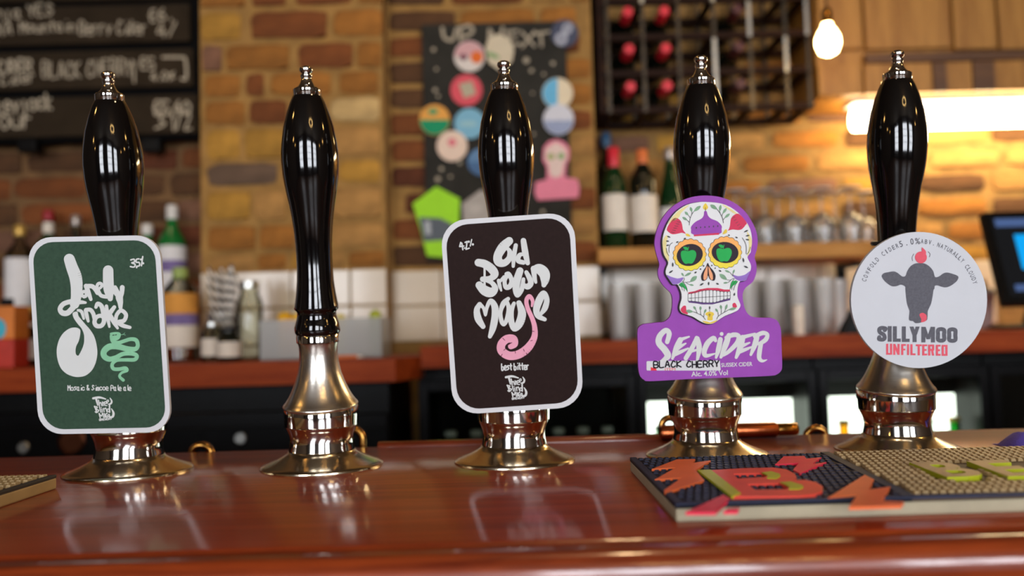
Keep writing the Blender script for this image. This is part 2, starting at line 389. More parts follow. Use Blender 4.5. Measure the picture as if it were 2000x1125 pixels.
m_rackwood = WOOD('rack_wood', (24, 12, 7), (46, 25, 14), .6, 0, spec=.1)
m_tile = M('cream_tile', (206, 190, 164), .25, var=.05, scale=8, coat=.3, rand=.04)
m_grout = M('grout', (150, 132, 108), .9, var=.15)

# ---------------------------------------------------------------- the room
FY = -5.2                                     # front wall with the street windows
struct(MB().box((-4.5, FY-.2, -.1), (4.5, 2.2, 0)).build('floor', WOOD('floor_boards', (60, 38, 22), (96, 62, 38), .5, .1)))
struct(MB().box((-4.5, FY-.2, 3.1), (4.5, 2.2, 3.2)).build('ceiling', M('ceiling_paint', (88, 76, 60), .9, var=.08, scale=4)))
m_wallp = M('wall_paint', (72, 58, 44), .9, var=.1, scale=5)
struct(MB().box((-4.6, FY-.2, 0), (-4.5, 2.2, 3.1)).build('wall_left', m_wallp))
struct(MB().box((4.5, FY-.2, 0), (4.6, 2.2, 3.1)).build('wall_right', m_wallp))
WIN = [(-2.9, -1.5), (.1, 1.6), (2.4, 3.8)]; WZ0, WZ1 = .5, 2.75
fw = MB(); xs = [-4.5]+[v for w in WIN for v in w]+[4.5]
for i in range(0, len(xs), 2): fw.box((xs[i], FY-.15, 0), (xs[i+1], FY, 3.1))
for a, b in WIN: fw.box((a, FY-.15, 0), (b, FY, WZ0)); fw.box((a, FY-.15, WZ1), (b, FY, 3.1))
struct(fw.build('wall_front', m_wallp))
m_sky = EM('daylight_pane', (238, 242, 250), WINDOW_STRENGTH)
for i, (a, b) in enumerate(WIN):
    fr = MB(); t = .05; y0, y1 = FY-.1, FY-.04
    fr.box((a, y0, WZ0), (a+t, y1, WZ1)); fr.box((b-t, y0, WZ0), (b, y1, WZ1)); fr.box((a, y0, WZ0), (b, y1, WZ0+t)); fr.box((a, y0, WZ1-t), (b, y1, WZ1))
    w = struct(fr.build('window_%d' % (i+1), m_blackp))
    nx, nz = 3, 4
    for k in range(1, nx):
        x = a+(b-a)*k/nx; MB().box((x-.03, y0, WZ0+t), (x+.03, y1, WZ1-t)).build('mullion', m_blackp, w)
    for k in range(1, nz):
        z = WZ0+(WZ1-WZ0)*k/nz
        for q in range(nx):
            xa = a+(b-a)*q/nx+.03; xb = a+(b-a)*(q+1)/nx-.03
            MB().box((xa, y0, z-.02), (xb, y1, z+.02)).build('glazing_bar', m_blackp, w)
    for q in range(nx):
        for k in range(nz):
            xa = a+(b-a)*q/nx; xb = a+(b-a)*(q+1)/nx; za = WZ0+(WZ1-WZ0)*k/nz; zb = WZ0+(WZ1-WZ0)*(k+1)/nz
            MB().add([(xa, FY-.08, za), (xb, FY-.08, za), (xb, FY-.08, zb), (xa, FY-.08, zb)], [(0, 3, 2, 1)]).build('pane', m_sky, w)

# brick meshes: rough-faced, 38 triangles each
BRICKS = []
for q in range(6):
    rn = random.Random(q+3); nx, nz = 5, 3; vs = []; fs = []
    for j in range(nz+1):
        for i in range(nx+1):
            x = -.5+i/nx; z = -.5+j/nz; edge = i in (0, nx) or j in (0, nz); corner = i in (0, nx) and j in (0, nz)
            y = -.5+(rn.uniform(.1, .3) if edge else rn.uniform(0, .1))+(rn.uniform(.05, .2) if corner else 0)
            if i == 0: x += rn.uniform(0, .03)+(.03 if corner else 0)
            if i == nx: x -= rn.uniform(0, .03)+(.03 if corner else 0)
            if j == 0: z += rn.uniform(0, .06)+(.08 if corner else 0)
            if j == nz: z -= rn.uniform(0, .06)+(.08 if corner else 0)
            vs.append((x, y, z))
    I = lambda i, j: j*(nx+1)+i
    for j in range(nz):
        for i in range(nx): fs.append((I(i, j), I(i+1, j), I(i+1, j+1), I(i, j+1)))
    loop = [I(i, 0) for i in range(nx)]+[I(nx, j) for j in range(nz)]+[I(i, nz) for i in range(nx, 0, -1)]+[I(0, j) for j in range(nz, 0, -1)]
    n0 = len(vs); c4 = [(-.5, .5, -.5), (.5, .5, -.5), (.5, .5, .5), (-.5, .5, .5)]; vs += c4
    sides = [loop[0:nx+1], loop[nx:nx+nz+1], loop[nx+nz:2*nx+nz+1], loop[2*nx+nz:]+[loop[0]]]
    for k, sd in enumerate(sides): fs.append(tuple(reversed(sd))+(n0+k, n0+(k+1) % 4))
    BRICKS.append((vs, fs))
BMESH = {}
def brick(parent, cx, cz, w, h, Y, key, depth=.02):
    q = random.randrange(len(BRICKS))
    if (q, key) not in BMESH:
        me = bpy.data.meshes.new('brick'); me.from_pydata(*[BRICKS[q][0], [], BRICKS[q][1]]); me.materials.append(BK[key])
        me.polygons.foreach_set('use_smooth', [True]*len(me.polygons)); me.set_sharp_from_angle(angle=math.radians(50)); BMESH[q, key] = me
    o = place('brick', BMESH[q, key], (cx, Y+random.uniform(-.003, .002), cz), parent); o.scale = (w, depth, h)
    o.rotation_euler = (0, random.uniform(-.018, .018), 0)
    return o
# chimney pier: its courses and bricks as they stand in the photograph
YP, YC, YR, YL = 1.36, 1.44, 1.66, 1.47
xl, xr = PX(392, 300, YP).x, PX(752, 300, YP).x
TILE_TOP_P = PX(600, 528, YP).z
pier = struct(MB().box((xl, YP, 0), (xr, 2.0, 3.1)).build('wall_pier', m_mortar))
ROWS = [(-92, -45, 'o d|392 520 o|530 640 t|650 748 o'), (-38, 12, '|392 480 o|492 560 d|575 690 d|700 748 o'), (22, 76, '|392 472 y|490 640 d|652 748 o'), (86, 136, '|396 434 m|442 566 o|582 690 d|698 746 o'),
        (142, 188, '|400 470 o|482 516 d|530 648 o|664 740 o'), (194, 242, '|402 480 o|488 562 d|572 636 t|646 744 c'), (250, 308, '|404 470 y|478 562 y|572 640 t|650 744 t'), (316, 360, '|404 545 g|556 650 m|662 744 y'),
        (370, 428, '|406 490 y|498 560 t|570 640 y|650 746 t'), (438, 486, '|408 500 o|508 576 o|586 640 t|650 748 t'), (494, 526, '|410 496 t|504 560 o|570 618 y|628 672 t|682 752 o')]
for y0, y1, s in ROWS:
    z1 = PX(570, y0, YP).z; z0 = PX(570, y1, YP).z
    for it in s.split('|')[1:]:
        a, b, k = it.split(); xa = PX(float(a), (y0+y1)/2, YP).x; xb = PX(float(b), (y0+y1)/2, YP).x
        brick(pier, (xa+xb)/2, (z0+z1)/2, xb-xa, z1-z0, YP, k)
def brickwork(parent, x0, x1, z0, z1, Y, keys, course=.075, seed=1, joint=.012, bw=.215):
    rn = random.Random(seed); z = z0; row = 0
    while z < z1-.03:
        x = x0-rn.uniform(0, bw)*(.5 if row % 2 else 1)
        while x < x1:
            w = rn.choice((bw, bw, bw*.97, .102)); a, b = max(x, x0), min(x+w, x1)
            if b-a > .04: brick(parent, (a+b)/2, z+course/2, b-a, course-joint-rn.uniform(0, .006), Y, keys((a+b)/2, z, rn))
            x += w+joint+rn.uniform(-.002, .004)
        z += course; row += 1
# centre wall behind the badge board
xc1 = PX(1163, 300, YC).x
wc = struct(MB().box((xr, YC, 0), (xc1, 2.0, 3.1)).build('wall_back', m_mortar))
zc = PX(960, 522, YC).z
brickwork(wc, xr+.005, xc1-.004, zc, 2.28, YC, lambda x, z, r: r.choice('ddrbr') if x < -.12 else r.choice('oododt'), seed=4)
# left wall behind bottles and slate boards
wl = struct(MB().box((-2.6, YL, 0), (xl, 2.0, 3.1)).build('wall_back_left', M('mortar_brown', (112, 82, 50), .95, var=.25, scale=18, bump=.7, bscale=60)))
brickwork(wl, -1.62, xl-.004, 1.2, 1.98, YL, lambda x, z, r: r.choice('bbdrdm'), seed=9, joint=.01)
# right alcove wall
wr = struct(MB().box((xc1, YR, 0), (3.2, 2.0, 3.1)).build('wall_alcove', m_mortar_d))
zr0 = PX(1400, 535, YR).z
brickwork(wr, xc1+.004, 1.86, zr0, 2.1, YR, lambda x, z, r: r.choice('tbtmobyt'), seed=13, joint=.019)

# tiled splashback under the brick: 150 x 100 cream tiles
def tiles(parent, x0, x1, ztop, zbot, Y, tw=.16, th=.1, xoff=0):
    me = {}
    z = ztop
    while z > zbot+.015:
        h = min(th, z-zbot)-.004; x = x0-xoff
        while x < x1-.01:
            a, b = max(x, x0)+.002, min(x+tw, x1)-.002
            if b-a > .012:
                key = (round(b-a, 3), round(h, 3))
                if key not in me:
                    t = MB().box((-(b-a)/2, -.006, -h/2), ((b-a)/2, .006, h/2), .0025); mm = bpy.data.meshes.new('tile')
                    mm.from_pydata(t.v, [], t.f); mm.materials.append(m_tile); me[key] = mm
                place('tile', me[key], ((a+b)/2, Y-.006+random.uniform(-.0008, .0008), z-h/2-.002), parent)
            x += tw
        z -= th
ZCL, ZCR = CP.z-.042, CP.z-.02            # tops of the two back counters
tiles(pier, xl, xr, TILE_TOP_P, ZCL, YP, xoff=.075)
tiles(wc, xr, xc1, PX(960, 524, YC).z, ZCR, YC, xoff=.02)
tiles(wr, xc1, 1.5, PX(1180, 528, YR).z, ZCR, YR, xoff=.1)

# ---------------------------------------------------------------- the bar
BX0, BX1, BYF, BYB = -1.75, 1.75, -.335, .14
bt = thing('bar_counter', (0, 0, 0), 'polished reddish mahogany bar counter carrying the hand pumps', 'bar counter')
MB().box((BX0, BYF, BAR-.035), (BX1, BYB, BAR), .003).build('counter_top', m_bar, bt, smooth=40)
prof = [(-.334, -.0005), (-.337, -.003), (-.341, -.0035), (-.344, -.002)]
for k in range(11):
    a = math.radians(k*11); prof.append((-.346-.0145*math.sin(a), -.0165+.0145*math.cos(a)))
prof += [(-.357, -.026), (-.3575, -.031), (-.364, -.033), (-.366, -.04), (-.366, -.09), (-.355, -.1), (-.334, -.1)]
nb = MB(); vs = []; fs = []; n = len(prof); NX = 2
for k in range(NX):
    x = BX0+(BX1-BX0)*k/(NX-1); vs += [(x, y, BAR+z) for y, z in prof]
for i in range(n): j = (i+1) % n; fs.append((i, n+i, n+j, j))
fs += [tuple(range(n)), tuple(reversed(range(n, 2*n)))]
nb.add(vs, fs).build('nosing', m_nose, bt, smooth=35)
MB().box((BX0, -.3, .0), (BX1, .08, BAR-.035)).build('bar_front', WOOD('bar_panel', (50, 22, 12), (84, 40, 22), .4, .3), bt)
# low wooden bead along the rear edge, then a copper rail end
a, b = PZ(742, 871, BAR).x, PZ(1292, 848, BAR).x
pb = [(.128, 0), (.1285, .003), (.131, .0055), (.135, .0065), (.139, .0055), (.1398, 0)]
vs = [(x, y, BAR+z) for x in (a, b) for y, z in pb]; n = len(pb)
fs = [(i, n+i, n+(i+1) % n, (i+1) % n) for i in range(n)]+[tuple(range(n)), tuple(reversed(range(n, 2*n)))]
tag(MB().add(vs, fs).build('bar_lip', m_nose, smooth=50), 'low rounded wooden lip along the rear edge of the bar', 'trim')
xa, xb = PX(1287, 850, .13).x, PX(1515, 850, .13).x
cr = thing('copper_rail', (xa, .122, BAR), 'hammered copper rail lying along the rear edge of the bar', 'rail')
MB().lathe([(.007, 0), (.009, .003), (.009, xb-xa-.003), (.007, xb-xa)], (xa, .122, BAR+.009), (1, 0, 0), 20).build('tube', m_copper, cr, smooth=40)
MB().lathe([(.0075, 0), (.0075, .022), (.006, .024)], (xb, .122, BAR+.009), (1, 0, 0), 20).build('end_collar', m_brass, cr, smooth=40)

# brass bends of the beer lines that rise behind the bar edge
LAB = ['brass pipe bend behind the bar right of the green clip pump', 'brass pipe bend rising right of the pump without a clip',
       'brass pipe bend rising left of the skull clip pump', 'brass pipe bend between the skull clip pump and the round clip pump']
for (px, py, wv), lb in zip(((393, 869, 40), (688, 838, 40), (1307, 816, 30), (1593, 836, 40)), LAB):
    Y = .16; c = PX(px, py, Y); r = wv/2*MPP(Y); pts = []
    for k in range(13):
        t = math.radians(180-15*k); pts.append((c.x+r*math.cos(t), Y, c.z-r+r*math.sin(t)))
    pts = [(c.x-r, Y, BAR-.1)]+pts+[(c.x+r, Y, BAR-.1)]
    pb_ = thing('pipe_bend', (c.x, Y, BAR-.1), lb, 'pipe', 'brass pipe bends behind the bar')
    MB().tube(pts, .0045, 10).build('pipe', m_brass, pb_, smooth=60)
    MB().lathe([(.007, 0), (.007, .012)], (c.x-r, Y, BAR-.11), (0, 0, 1), 12).build('nut', m_brass, pb_, smooth=40)
    MB().lathe([(.007, 0), (.007, .012)], (c.x+r, Y, BAR-.11), (0, 0, 1), 12).build('nut', m_brass, pb_, smooth=40)

# ---------------------------------------------------------------- hand pumps
TH = math.radians(7.16); S0 = .045
AXV = Vector((0, -math.sin(TH), math.cos(TH)))
def axis_pt(x, s): return Vector((x, 0, BAR+s)) if s < S0 else Vector((x, 0, BAR+S0))+AXV*(s-S0)
PB = [(0, 62.8), (1.6, 62.6), (2.8, 61.2), (4.2, 57.5), (6.3, 52.0), (8.9, 45.6), (12.1, 39.3), (14.7, 35.6), (16.6, 34.4)]
PN = [(16.6, 33.4), (17.0, 33.8), (18.4, 33.6), (22.1, 32.8), (27.9, 32.2), (32.7, 32.8), (38, 34.9), (40.6, 36.2), (41.4, 36.4)]
PD = [(41.4, 36.6), (42.2, 37.4), (52, 37.8), (61.2, 38.0), (62.4, 37.2), (63, 36.5)]
PCN = [(60.5, 36), (62.6, 38.2), (63.8, 38.5), (65.0, 38.0), (67.5, 35.7), (72.5, 32.4), (77.8, 29.6), (88, 25.2), (97.7, 22.1), (107.8, 20.2), (118, 19.4), (125, 19.6), (129.2, 20.6)]
PRG = [(129.2, 21.2), (130, 21.9), (137, 21.9), (137.8, 21.4)]
PH = [(137.8, 21.0), (138.4, 22.0), (140, 22.9), (143.5, 23.3), (146.5, 22.9), (149.8, 22.0), (153.5, 20.8), (157, 20.0), (160.5, 19.8), (162.2, 20.6), (163.3, 22.0), (164.9, 22.6), (167, 22.2), (170.7, 21.5), (177.6, 20.4), (184, 19.5), (193, 18.6), (205, 18.05), (219, 18.1), (231, 18.5), (246, 19.5), (258, 20.9), (272, 23.1), (281, 24.9), (292.5, 26.8), (302, 27.9), (315.4, 28.7), (325, 28.4), (333, 27.6), (349, 25.1), (364, 20.9), (374, 17.3), (380, 14.6), (381, 13.5)]
PF = [(379.8, 13.2), (380.4, 13.7), (386.8, 13.8), (388, 12.6)]
PT = [(388, 12.0), (389.6, 9.6), (391.6, 7.6), (394.2, 6.2), (396.9, 5.2), (398.4, 5.2), (399.4, 5.9), (401.3, 5.9), (402.4, 4.6), (403, 4.4), (403.8, 5.7), (406, 6.8), (408.4, 6.4), (410.2, 4.0), (411, 0)]
def lp(p, base): return [(r/1000, s/1000-base) for s, r in p]
PLAB = ['leftmost black handled beer pump, behind the dark green clip', 'black handled beer pump with no clip and bare chrome cone', 'black handled beer pump behind the dark brown clip, middle of the row',
        'black handled beer pump behind the purple skull clip', 'rightmost black handled beer pump, behind the round white clip']
PXS = [-.4, -.2, 0, .2, .4]
p0 = thing('beer_pump', (PXS[0], 0, BAR), PLAB[0], 'beer pump', 'beer pumps along the bar')
X = PXS[0]; O = Vector((X, 0, BAR))
MB().lathe(lp(PB, 0), O, n=64).build('base_flange', m_nickel, p0, smooth=40)
MB().lathe(lp(PN, 0), O, n=64).build('neck_collar', m_nickel2, p0, smooth=40)
MB().lathe(lp(PD, 0), O, n=64).build('drum_band', m_chrome, p0, smooth=40)
O2 = axis_pt(X, S0)
MB().lathe(lp(PCN, S0), O2, AXV, 64).build('cone_sleeve', M('worn_nickel', (212, 205, 194), .27, 1, .1, 30, bump=.02, bscale=400), p0, smooth=40)
MB().lathe(lp(PRG, S0), O2, AXV, 64).build('neck_ring', m_chrome, p0, smooth=40)
h = MB().lathe(lp(PH, S0), O2, AXV, 64).build('handle', m_black, p0, smooth=60); h['label'] = 'glossy black turned handle'
ff = MB().lathe(lp(PF, S0), O2, AXV, 48).build('ferrule', m_chrome, p0, smooth=40)
MB().lathe(lp(PT, S0), O2, AXV, 40).build('finial', m_chrome, ff, smooth=40)
for i in range(1, 5): copy_tree(p0, (PXS[i], 0, BAR), PLAB[i])

# ---------------------------------------------------------------- pump clips
CN = Vector((0, -math.cos(TH), -math.sin(TH)))
def clip_root(i, label, name='pump_clip'):
    b = axis_pt(PXS[i], .15)+CN*.0455; r = thing(name, b, label, 'pump clip', 'pump clips'); return r, b
def bracket(r, i, s):
    c = axis_pt(PXS[i], s); e = MB()
    for dx in (-.011, .011):
        a = c+Vector((dx, 0, 0))+CN*.0225; d = c+Vector((dx, 0, 0))+CN*.0415
        e.tube([a, d], .004, 8)
    pts = [c+Vector((math.cos(t)*.0225, 0, 0))+CN*(math.sin(t)*.0225) for t in [math.radians(k*18) for k in range(21)]]
    e.tube(pts, .0025, 6)
    e.build('bracket', M('bracket_plastic', (30, 30, 32), .5, var=.1), r)
def inset(TL, TR, BR_, BL, d):
    c = [Vector(p) for p in (TL, TR, BR_, BL)]; m = sum(c, Vector((0, 0)))/4; out = []
    for p in c: q = m-p; out.append((p.x+math.copysign(d, q.x), p.y+math.copysign(d, q.y)))
    return out
m_print = M('print_white', (208, 211, 209), .5, spec=.12, var=.02)
m_green = M('print_green', (54, 76, 61), .5, spec=.06, var=.12, scale=260)
m_snake = M('print_snake', (132, 190, 152), .5, spec=.12, var=.1, scale=90)
m_brown = M('print_brown', (40, 28, 26), .5, spec=.05, var=.1, scale=260)
m_pink = M('print_pink', (226, 160, 180), .5, spec=.12, var=.06, scale=60)
m_purple = M('print_purple', (150, 76, 172), .5, spec=.12, var=.05, scale=80)
m_ink = M('print_ink', (50, 42, 50), .5, spec=.12, var=.1)
def clip_plate(q, quad, r, mat_field, root):
    q.off = 0; q.poly(rrect(*quad, r), thick=.004).build('plate', m_white, root)
    q.off = .0002; q.poly(rrect(*inset(*quad, 9.5), r-6)).build('print_field', mat_field, root)
    q.off = .0004
def brewery_logo(q, dx, dy):
    o = q.crop; q.crop = (o[0]+dx/10, o[1]+dy/10, o[2]); S = q.stroke
    S([(725, 378, 42), (850, 360, 42), (970, 392, 22)]); S([(785, 390, 40), (800, 450, 34), (815, 512, 24)])
    S([(828, 412), (848, 520)], 24); S([(842, 480), (872, 462), (893, 522)], 22)
    S([(905, 448), (918, 522)], 22); S([(912, 475), (948, 448)], 20)
    S([(945, 490), (985, 472), (970, 440), (942, 470), (950, 515), (995, 520)], 18); S([(990, 455), (1025, 440), (1015, 410), (990, 430), (1000, 480)], 18)
    S([(1055, 375, 18), (1085, 430, 34), (1070, 480, 36), (1020, 492, 20)])
    S([(752, 532), (795, 642)], 24); S([(748, 540), (805, 548), (785, 590), (835, 612), (795, 655), (765, 640)], 22)
    S([(848, 540), (878, 650)], 22); S([(893, 585), (907, 642)], 20); S([(885, 555), (886, 558)], 18)
    S([(925, 572), (942, 640)], 20); S([(935, 595), (968, 568), (990, 640)], 20)
    S([(1040, 600), (1010, 585), (998, 625), (1030, 640)], 20); S([(1042, 500, 30), (1045, 650, 28)])
    S([(840, 672), (862, 760)], 22); S([(840, 672), (888, 725), (908, 665), (932, 752)], 20); S([(942, 672), (958, 752)], 20)
    S([(1000, 665), (968, 695), (985, 745), (1020, 728)], 22); S([(995, 715, 16), (1038, 690, 18), (1045, 738, 30), (1105, 735, 44), (1122, 665, 44), (1082, 580, 16)])
    q.hand('BREWERY', (848, 815), (1100, 788), 34, 11); q.crop = o

# --- dark green clip with the snake
r1, b1 = clip_root(0, 'dark green rounded rectangular pump clip with white lettering and a pale green snake')
q = Print(b1, CN); bracket(r1, 0, .215)
clip_plate(q, ((53.5, 464), (311, 459), (334.5, 844), (76, 848.5)), 46, m_green, r1)
A = (90, 480, 7.03); B = (90, 600, 7.03); q.at(A); S = q.stroke
S([(322, 185, 150), (360, 300, 162), (405, 420, 172), (422, 540, 165), (420, 640, 152), (412, 720, 140), (395, 800, 130)])
S([(430, 760, 70), (330, 768, 66), (240, 800, 66), (195, 865, 66), (225, 920, 74), (290, 925, 76), (345, 880, 76), (395, 820, 80)])
S([(440, 775, 60), (500, 775, 50), (545, 780, 34)])
S([(525, 700), (492, 675), (500, 640), (535, 628), (556, 655), (548, 690), (525, 700)], 46)
S([(552, 552, 62), (585, 640, 62), (618, 735, 46)]); S([(555, 555, 60), (630, 555, 62), (675, 590, 62), (708, 650, 52)])
S([(700, 585, 44), (712, 530, 44), (745, 515, 44), (772, 540, 44), (745, 580, 38), (700, 600, 36)]); S([(710, 590, 52), (755, 680, 52), (835, 700, 52)])
S([(856, 340, 142), (858, 480, 146), (866, 610, 140), (885, 725, 72)]); S([(930, 615, 60), (985, 665, 80)]); S([(952, 570, 54), (985, 640, 62)])
S([(1050, 572, 66), (1042, 650, 66), (1010, 700, 100), (1022, 770, 80), (1026, 850, 52)])
S([(440, 885, 34), (490, 905, 46), (520, 1000, 34)]); S([(545, 888, 50), (562, 960, 54), (582, 1035, 38)]); S([(550, 878, 50), (612, 880, 56), (650, 930, 56), (668, 1000, 56)])
S([(688, 842, 46), (712, 795, 56), (765, 830, 62), (792, 930, 66), (800, 1030, 62), (765, 1095, 60), (700, 1100, 62), (668, 1050, 60), (690, 985, 56), (750, 960, 56), (800, 985, 56)])
S([(832, 828, 46), (845, 950, 58), (872, 1110, 34)]); S([(940, 842, 52), (885, 915, 64), (845, 960, 64)]); S([(880, 950, 62), (935, 1050, 58), (985, 1130, 36)])
S([(958, 1050, 52), (972, 950, 52), (1035, 888, 54), (1100, 945, 56), (1075, 1025, 56), (1000, 1050, 62), (1060, 1095, 58), (1155, 1120, 44)])
q.at(B); q.poly([(370, 80), (385, 150), (440, 230), (490, 290), (520, 360), (528, 430), (520, 510), (490, 590), (455, 655), (440, 665), (415, 645), (408, 590), (420, 530), (450, 470), (470, 390), (475, 320), (450, 290), (400, 278), (330, 290), (250, 345), (190, 430), (158, 530), (150, 620), (165, 730), (210, 840), (290, 915), (380, 950), (450, 957), (540, 940), (620, 880), (670, 800), (700, 700), (708, 600), (690, 480), (660, 390), (610, 310), (540, 230), (490, 170), (450, 120), (430, 60)], smooth=3)
q.build('title_lettering', m_print, r1, kind='stuff')
q.at(A); S([(1165, 195), (1210, 185), (1215, 222), (1180, 235), (1225, 255), (1210, 292), (1160, 285)], 20); S([(1278, 180), (1245, 186), (1240, 225), (1280, 230), (1285, 272), (1245, 282)], 20); q.dot(1246, 298, 12)
S([(1330, 148), (1312, 275)], 20); q.dot(1306, 188, 15); q.dot(1336, 240, 15)
q.at((110, 740, 10)).hand('Mosaic & Simcoe Pale ale', (232, 222), (1480, 222), 96, 17, .05); brewery_logo(q, 0, 0)
q.build('small_lettering', m_print, r1, kind='stuff')
q.at(B); q.poly([(880, 372), (890, 350), (950, 340), (1010, 346), (1030, 380), (1012, 430), (970, 455), (915, 450)], smooth=4)
S([(905, 400, 58), (920, 465, 56), (990, 488, 52), (1080, 462, 50), (1165, 438, 52), (1238, 452, 56), (1262, 520, 54), (1230, 572, 62), (1120, 572, 74), (980, 538, 82), (870, 542, 86), (798, 605, 84), (802, 672, 80), (870, 712, 72), (960, 690, 62), (1060, 640, 58), (1180, 636, 58), (1248, 665, 54), (1220, 718, 52), (1100, 722, 46), (975, 728, 46), (912, 780, 48), (925, 842, 50), (1000, 850, 50), (1090, 836, 50), (1112, 868, 44), (1040, 900, 34), (1012, 950, 38), (1062, 1000, 44)])
q.build('snake_drawing', m_snake, r1)
q.off = .0006; S([(918, 385), (940, 380)], 12); S([(955, 380), (972, 376)], 12); q.build('snake_eyes', m_green, r1, kind='stuff')
S([(1030, 378), (1065, 372)], 7); S([(1065, 372), (1085, 352)], 6); S([(1065, 372), (1094, 380)], 6); q.build('snake_tongue', m_snake, r1, kind='stuff')

# --- dark brown clip with the pink tail
r3, b3 = clip_root(2, 'dark brown rounded rectangular pump clip with white lettering and a curled pink tail')
q = Print(b3, CN); bracket(r3, 2, .215); S = q.stroke
clip_plate(q, ((859.7, 431.4), (1121, 414), (1140, 794.5), (885, 810.4)), 50, m_brown, r3)
q.at((890, 450, 7.03))
S([(735, 145, 108), (650, 225, 128), (580, 345, 118), (590, 430, 120), (665, 448, 96), (735, 385, 84), (745, 300, 70), (712, 245, 44)])
S([(825, 205, 56), (800, 350, 62), (790, 492, 44)]); S([(930, 142, 76), (955, 300, 86), (988, 448, 62)]); S([(935, 325, 44), (875, 340, 60), (858, 415, 66), (930, 440, 62)])
S([(312, 442, 104), (400, 462, 112), (490, 525, 118), (535, 600, 108), (480, 658, 78), (372, 670, 76)]); S([(397, 500), (397, 745)], 30)
S([(325, 752, 104), (400, 825, 136), (485, 850, 130), (542, 795, 84), (500, 722, 62), (430, 690, 50)])
S([(590, 688, 50), (605, 760, 50), (625, 825, 28)]); S([(605, 705, 40), (665, 640, 50)])
S([(715, 600, 70), (672, 690, 56), (690, 780, 64), (745, 765, 70), (770, 690, 66), (730, 600, 60), (700, 600, 60)])
S([(882, 555, 96), (840, 690, 104), (828, 820, 88), (850, 892, 60), (905, 810, 66), (930, 670, 50)]); S([(930, 745, 50), (985, 772, 80), (1032, 725, 78), (1010, 650, 70), (970, 575, 56)])
S([(1070, 525, 80), (1082, 640, 62), (1100, 712, 40)]); S([(1080, 530, 90), (1150, 530, 140), (1215, 590, 150), (1225, 680, 120), (1210, 750, 66)])
q.at((910, 560, 7.03))
S([(190, 242, 66), (150, 320, 82), (170, 440, 98), (235, 545, 68)]); S([(185, 240, 60), (240, 290, 44), (268, 390, 34), (290, 280, 50), (340, 192, 62), (395, 270, 92), (400, 400, 96), (372, 560, 92), (330, 682, 56)])
S([(580, 165, 52), (515, 230, 72), (475, 350, 54), (488, 470, 60), (522, 518, 50), (565, 440, 62), (588, 300, 60), (560, 195, 50)])
S([(660, 228, 50), (622, 330, 72), (622, 470, 82), (665, 572, 84), (735, 500, 112), (770, 360, 110), (728, 222, 72)])
S([(1030, 372, 46), (1085, 290, 80), (1110, 175, 74), (1065, 92, 82), (1005, 190, 104), (968, 310, 92), (992, 400, 78), (1082, 448, 54)])
q.build('title_lettering', m_print, r3, kind='stuff')
S([(905, 265, 28), (915, 190, 50), (870, 130, 58), (830, 190, 58), (850, 300, 60), (908, 430, 62), (944, 560, 70), (936, 700, 86), (850, 840, 112), (720, 930, 116), (590, 945, 116), (492, 880, 116), (488, 790, 112), (560, 718, 112), (648, 718, 112), (668, 785, 92), (618, 818, 80)])
q.build('tail_drawing', m_pink, r3)
q.off = .0007
for a, b, c, d in ((505, 705, 535, 735), (520, 872, 547, 848), (484, 950, 500, 924), (675, 880, 680, 912), (790, 855, 802, 886), (830, 908, 846, 935), (908, 610, 938, 612), (888, 742, 912, 735), (575, 800, 632, 765)): S([(a, b), (c, d)], 8)
q.build('tail_ticks', M('print_tick', (96, 30, 56), .5, spec=.12), r3, kind='stuff')
q.off = .0004; q.at((890, 450, 7.03)); S([(70, 165), (55, 222), (112, 214)], 19, smooth=False); S([(85, 175), (98, 265)], 19); q.dot(122, 242, 11); S([(130, 165), (156, 152), (150, 210), (142, 260), (186, 244)], 19, smooth=False)
S([(220, 125), (200, 215)], 16); q.dot(180, 155, 16); q.dot(236, 192, 16)
q.at((920, 700, 10)).hand('best bitter', (600, 228), (1145, 210), 120, 24, .05); brewery_logo(q, -45, -12)
q.build('small_lettering', m_print, r3, kind='stuff')

# --- purple clip with the sugar skull
r4, b4 = clip_root(3, 'purple skull shaped pump clip with a raised painted sugar skull')
q = Print(b4, CN); bracket(r4, 3, .215); S = q.stroke
Z = (1240, 380, 4.168)
def zz(l, c): return [((c[0]+x/c[2]-Z[0])*Z[2], (c[1]+y/c[2]-Z[1])*Z[2]) for x, y in l]
T4 = (1240, 620, 6.667)
out = [(590, 8), (700, 22), (800, 62), (890, 130), (950, 215), (988, 300), (1000, 380), (992, 450), (975, 510), (990, 570), (988, 640), (960, 710), (905, 755), (880, 800), (880, 860), (900, 940), (940, 988), (1000, 1002)]
out += zz([(1700, 5), (1780, 8), (1850, 40), (1890, 110), (1905, 200), (1912, 450), (1918, 640), (1900, 700), (1850, 740), (1760, 760), (1300, 780), (700, 803), (200, 830), (120, 812), (68, 760), (45, 650), (40, 400), (35, 200), (50, 130), (110, 90), (200, 78)], T4)
out += [(180, 1042), (240, 1035), (285, 995), (303, 930), (305, 850), (290, 800), (235, 745), (195, 680), (188, 620), (200, 570), (180, 500), (162, 420), (165, 350), (190, 260), (240, 170), (310, 95), (400, 42), (490, 15)]
q.at(Z); q.off = 0; q.poly(out, thick=.004, smooth=3).build('plate', m_purple, r4)
C4a = (1280, 380, 9.375); C4b = (1280, 470, 10); C4c = (1280, 550, 10)
sk = [(500, 65), (570, 61), (700, 75), (800, 122), (880, 198), (930, 280), (946, 370), (938, 440)]
sk += zz([(1840, 230), (1780, 320), (1830, 430), (1850, 500), (1840, 575), (1790, 690), (1760, 760), (1700, 785), (1640, 792), (1608, 840), (1588, 930)], C4b)
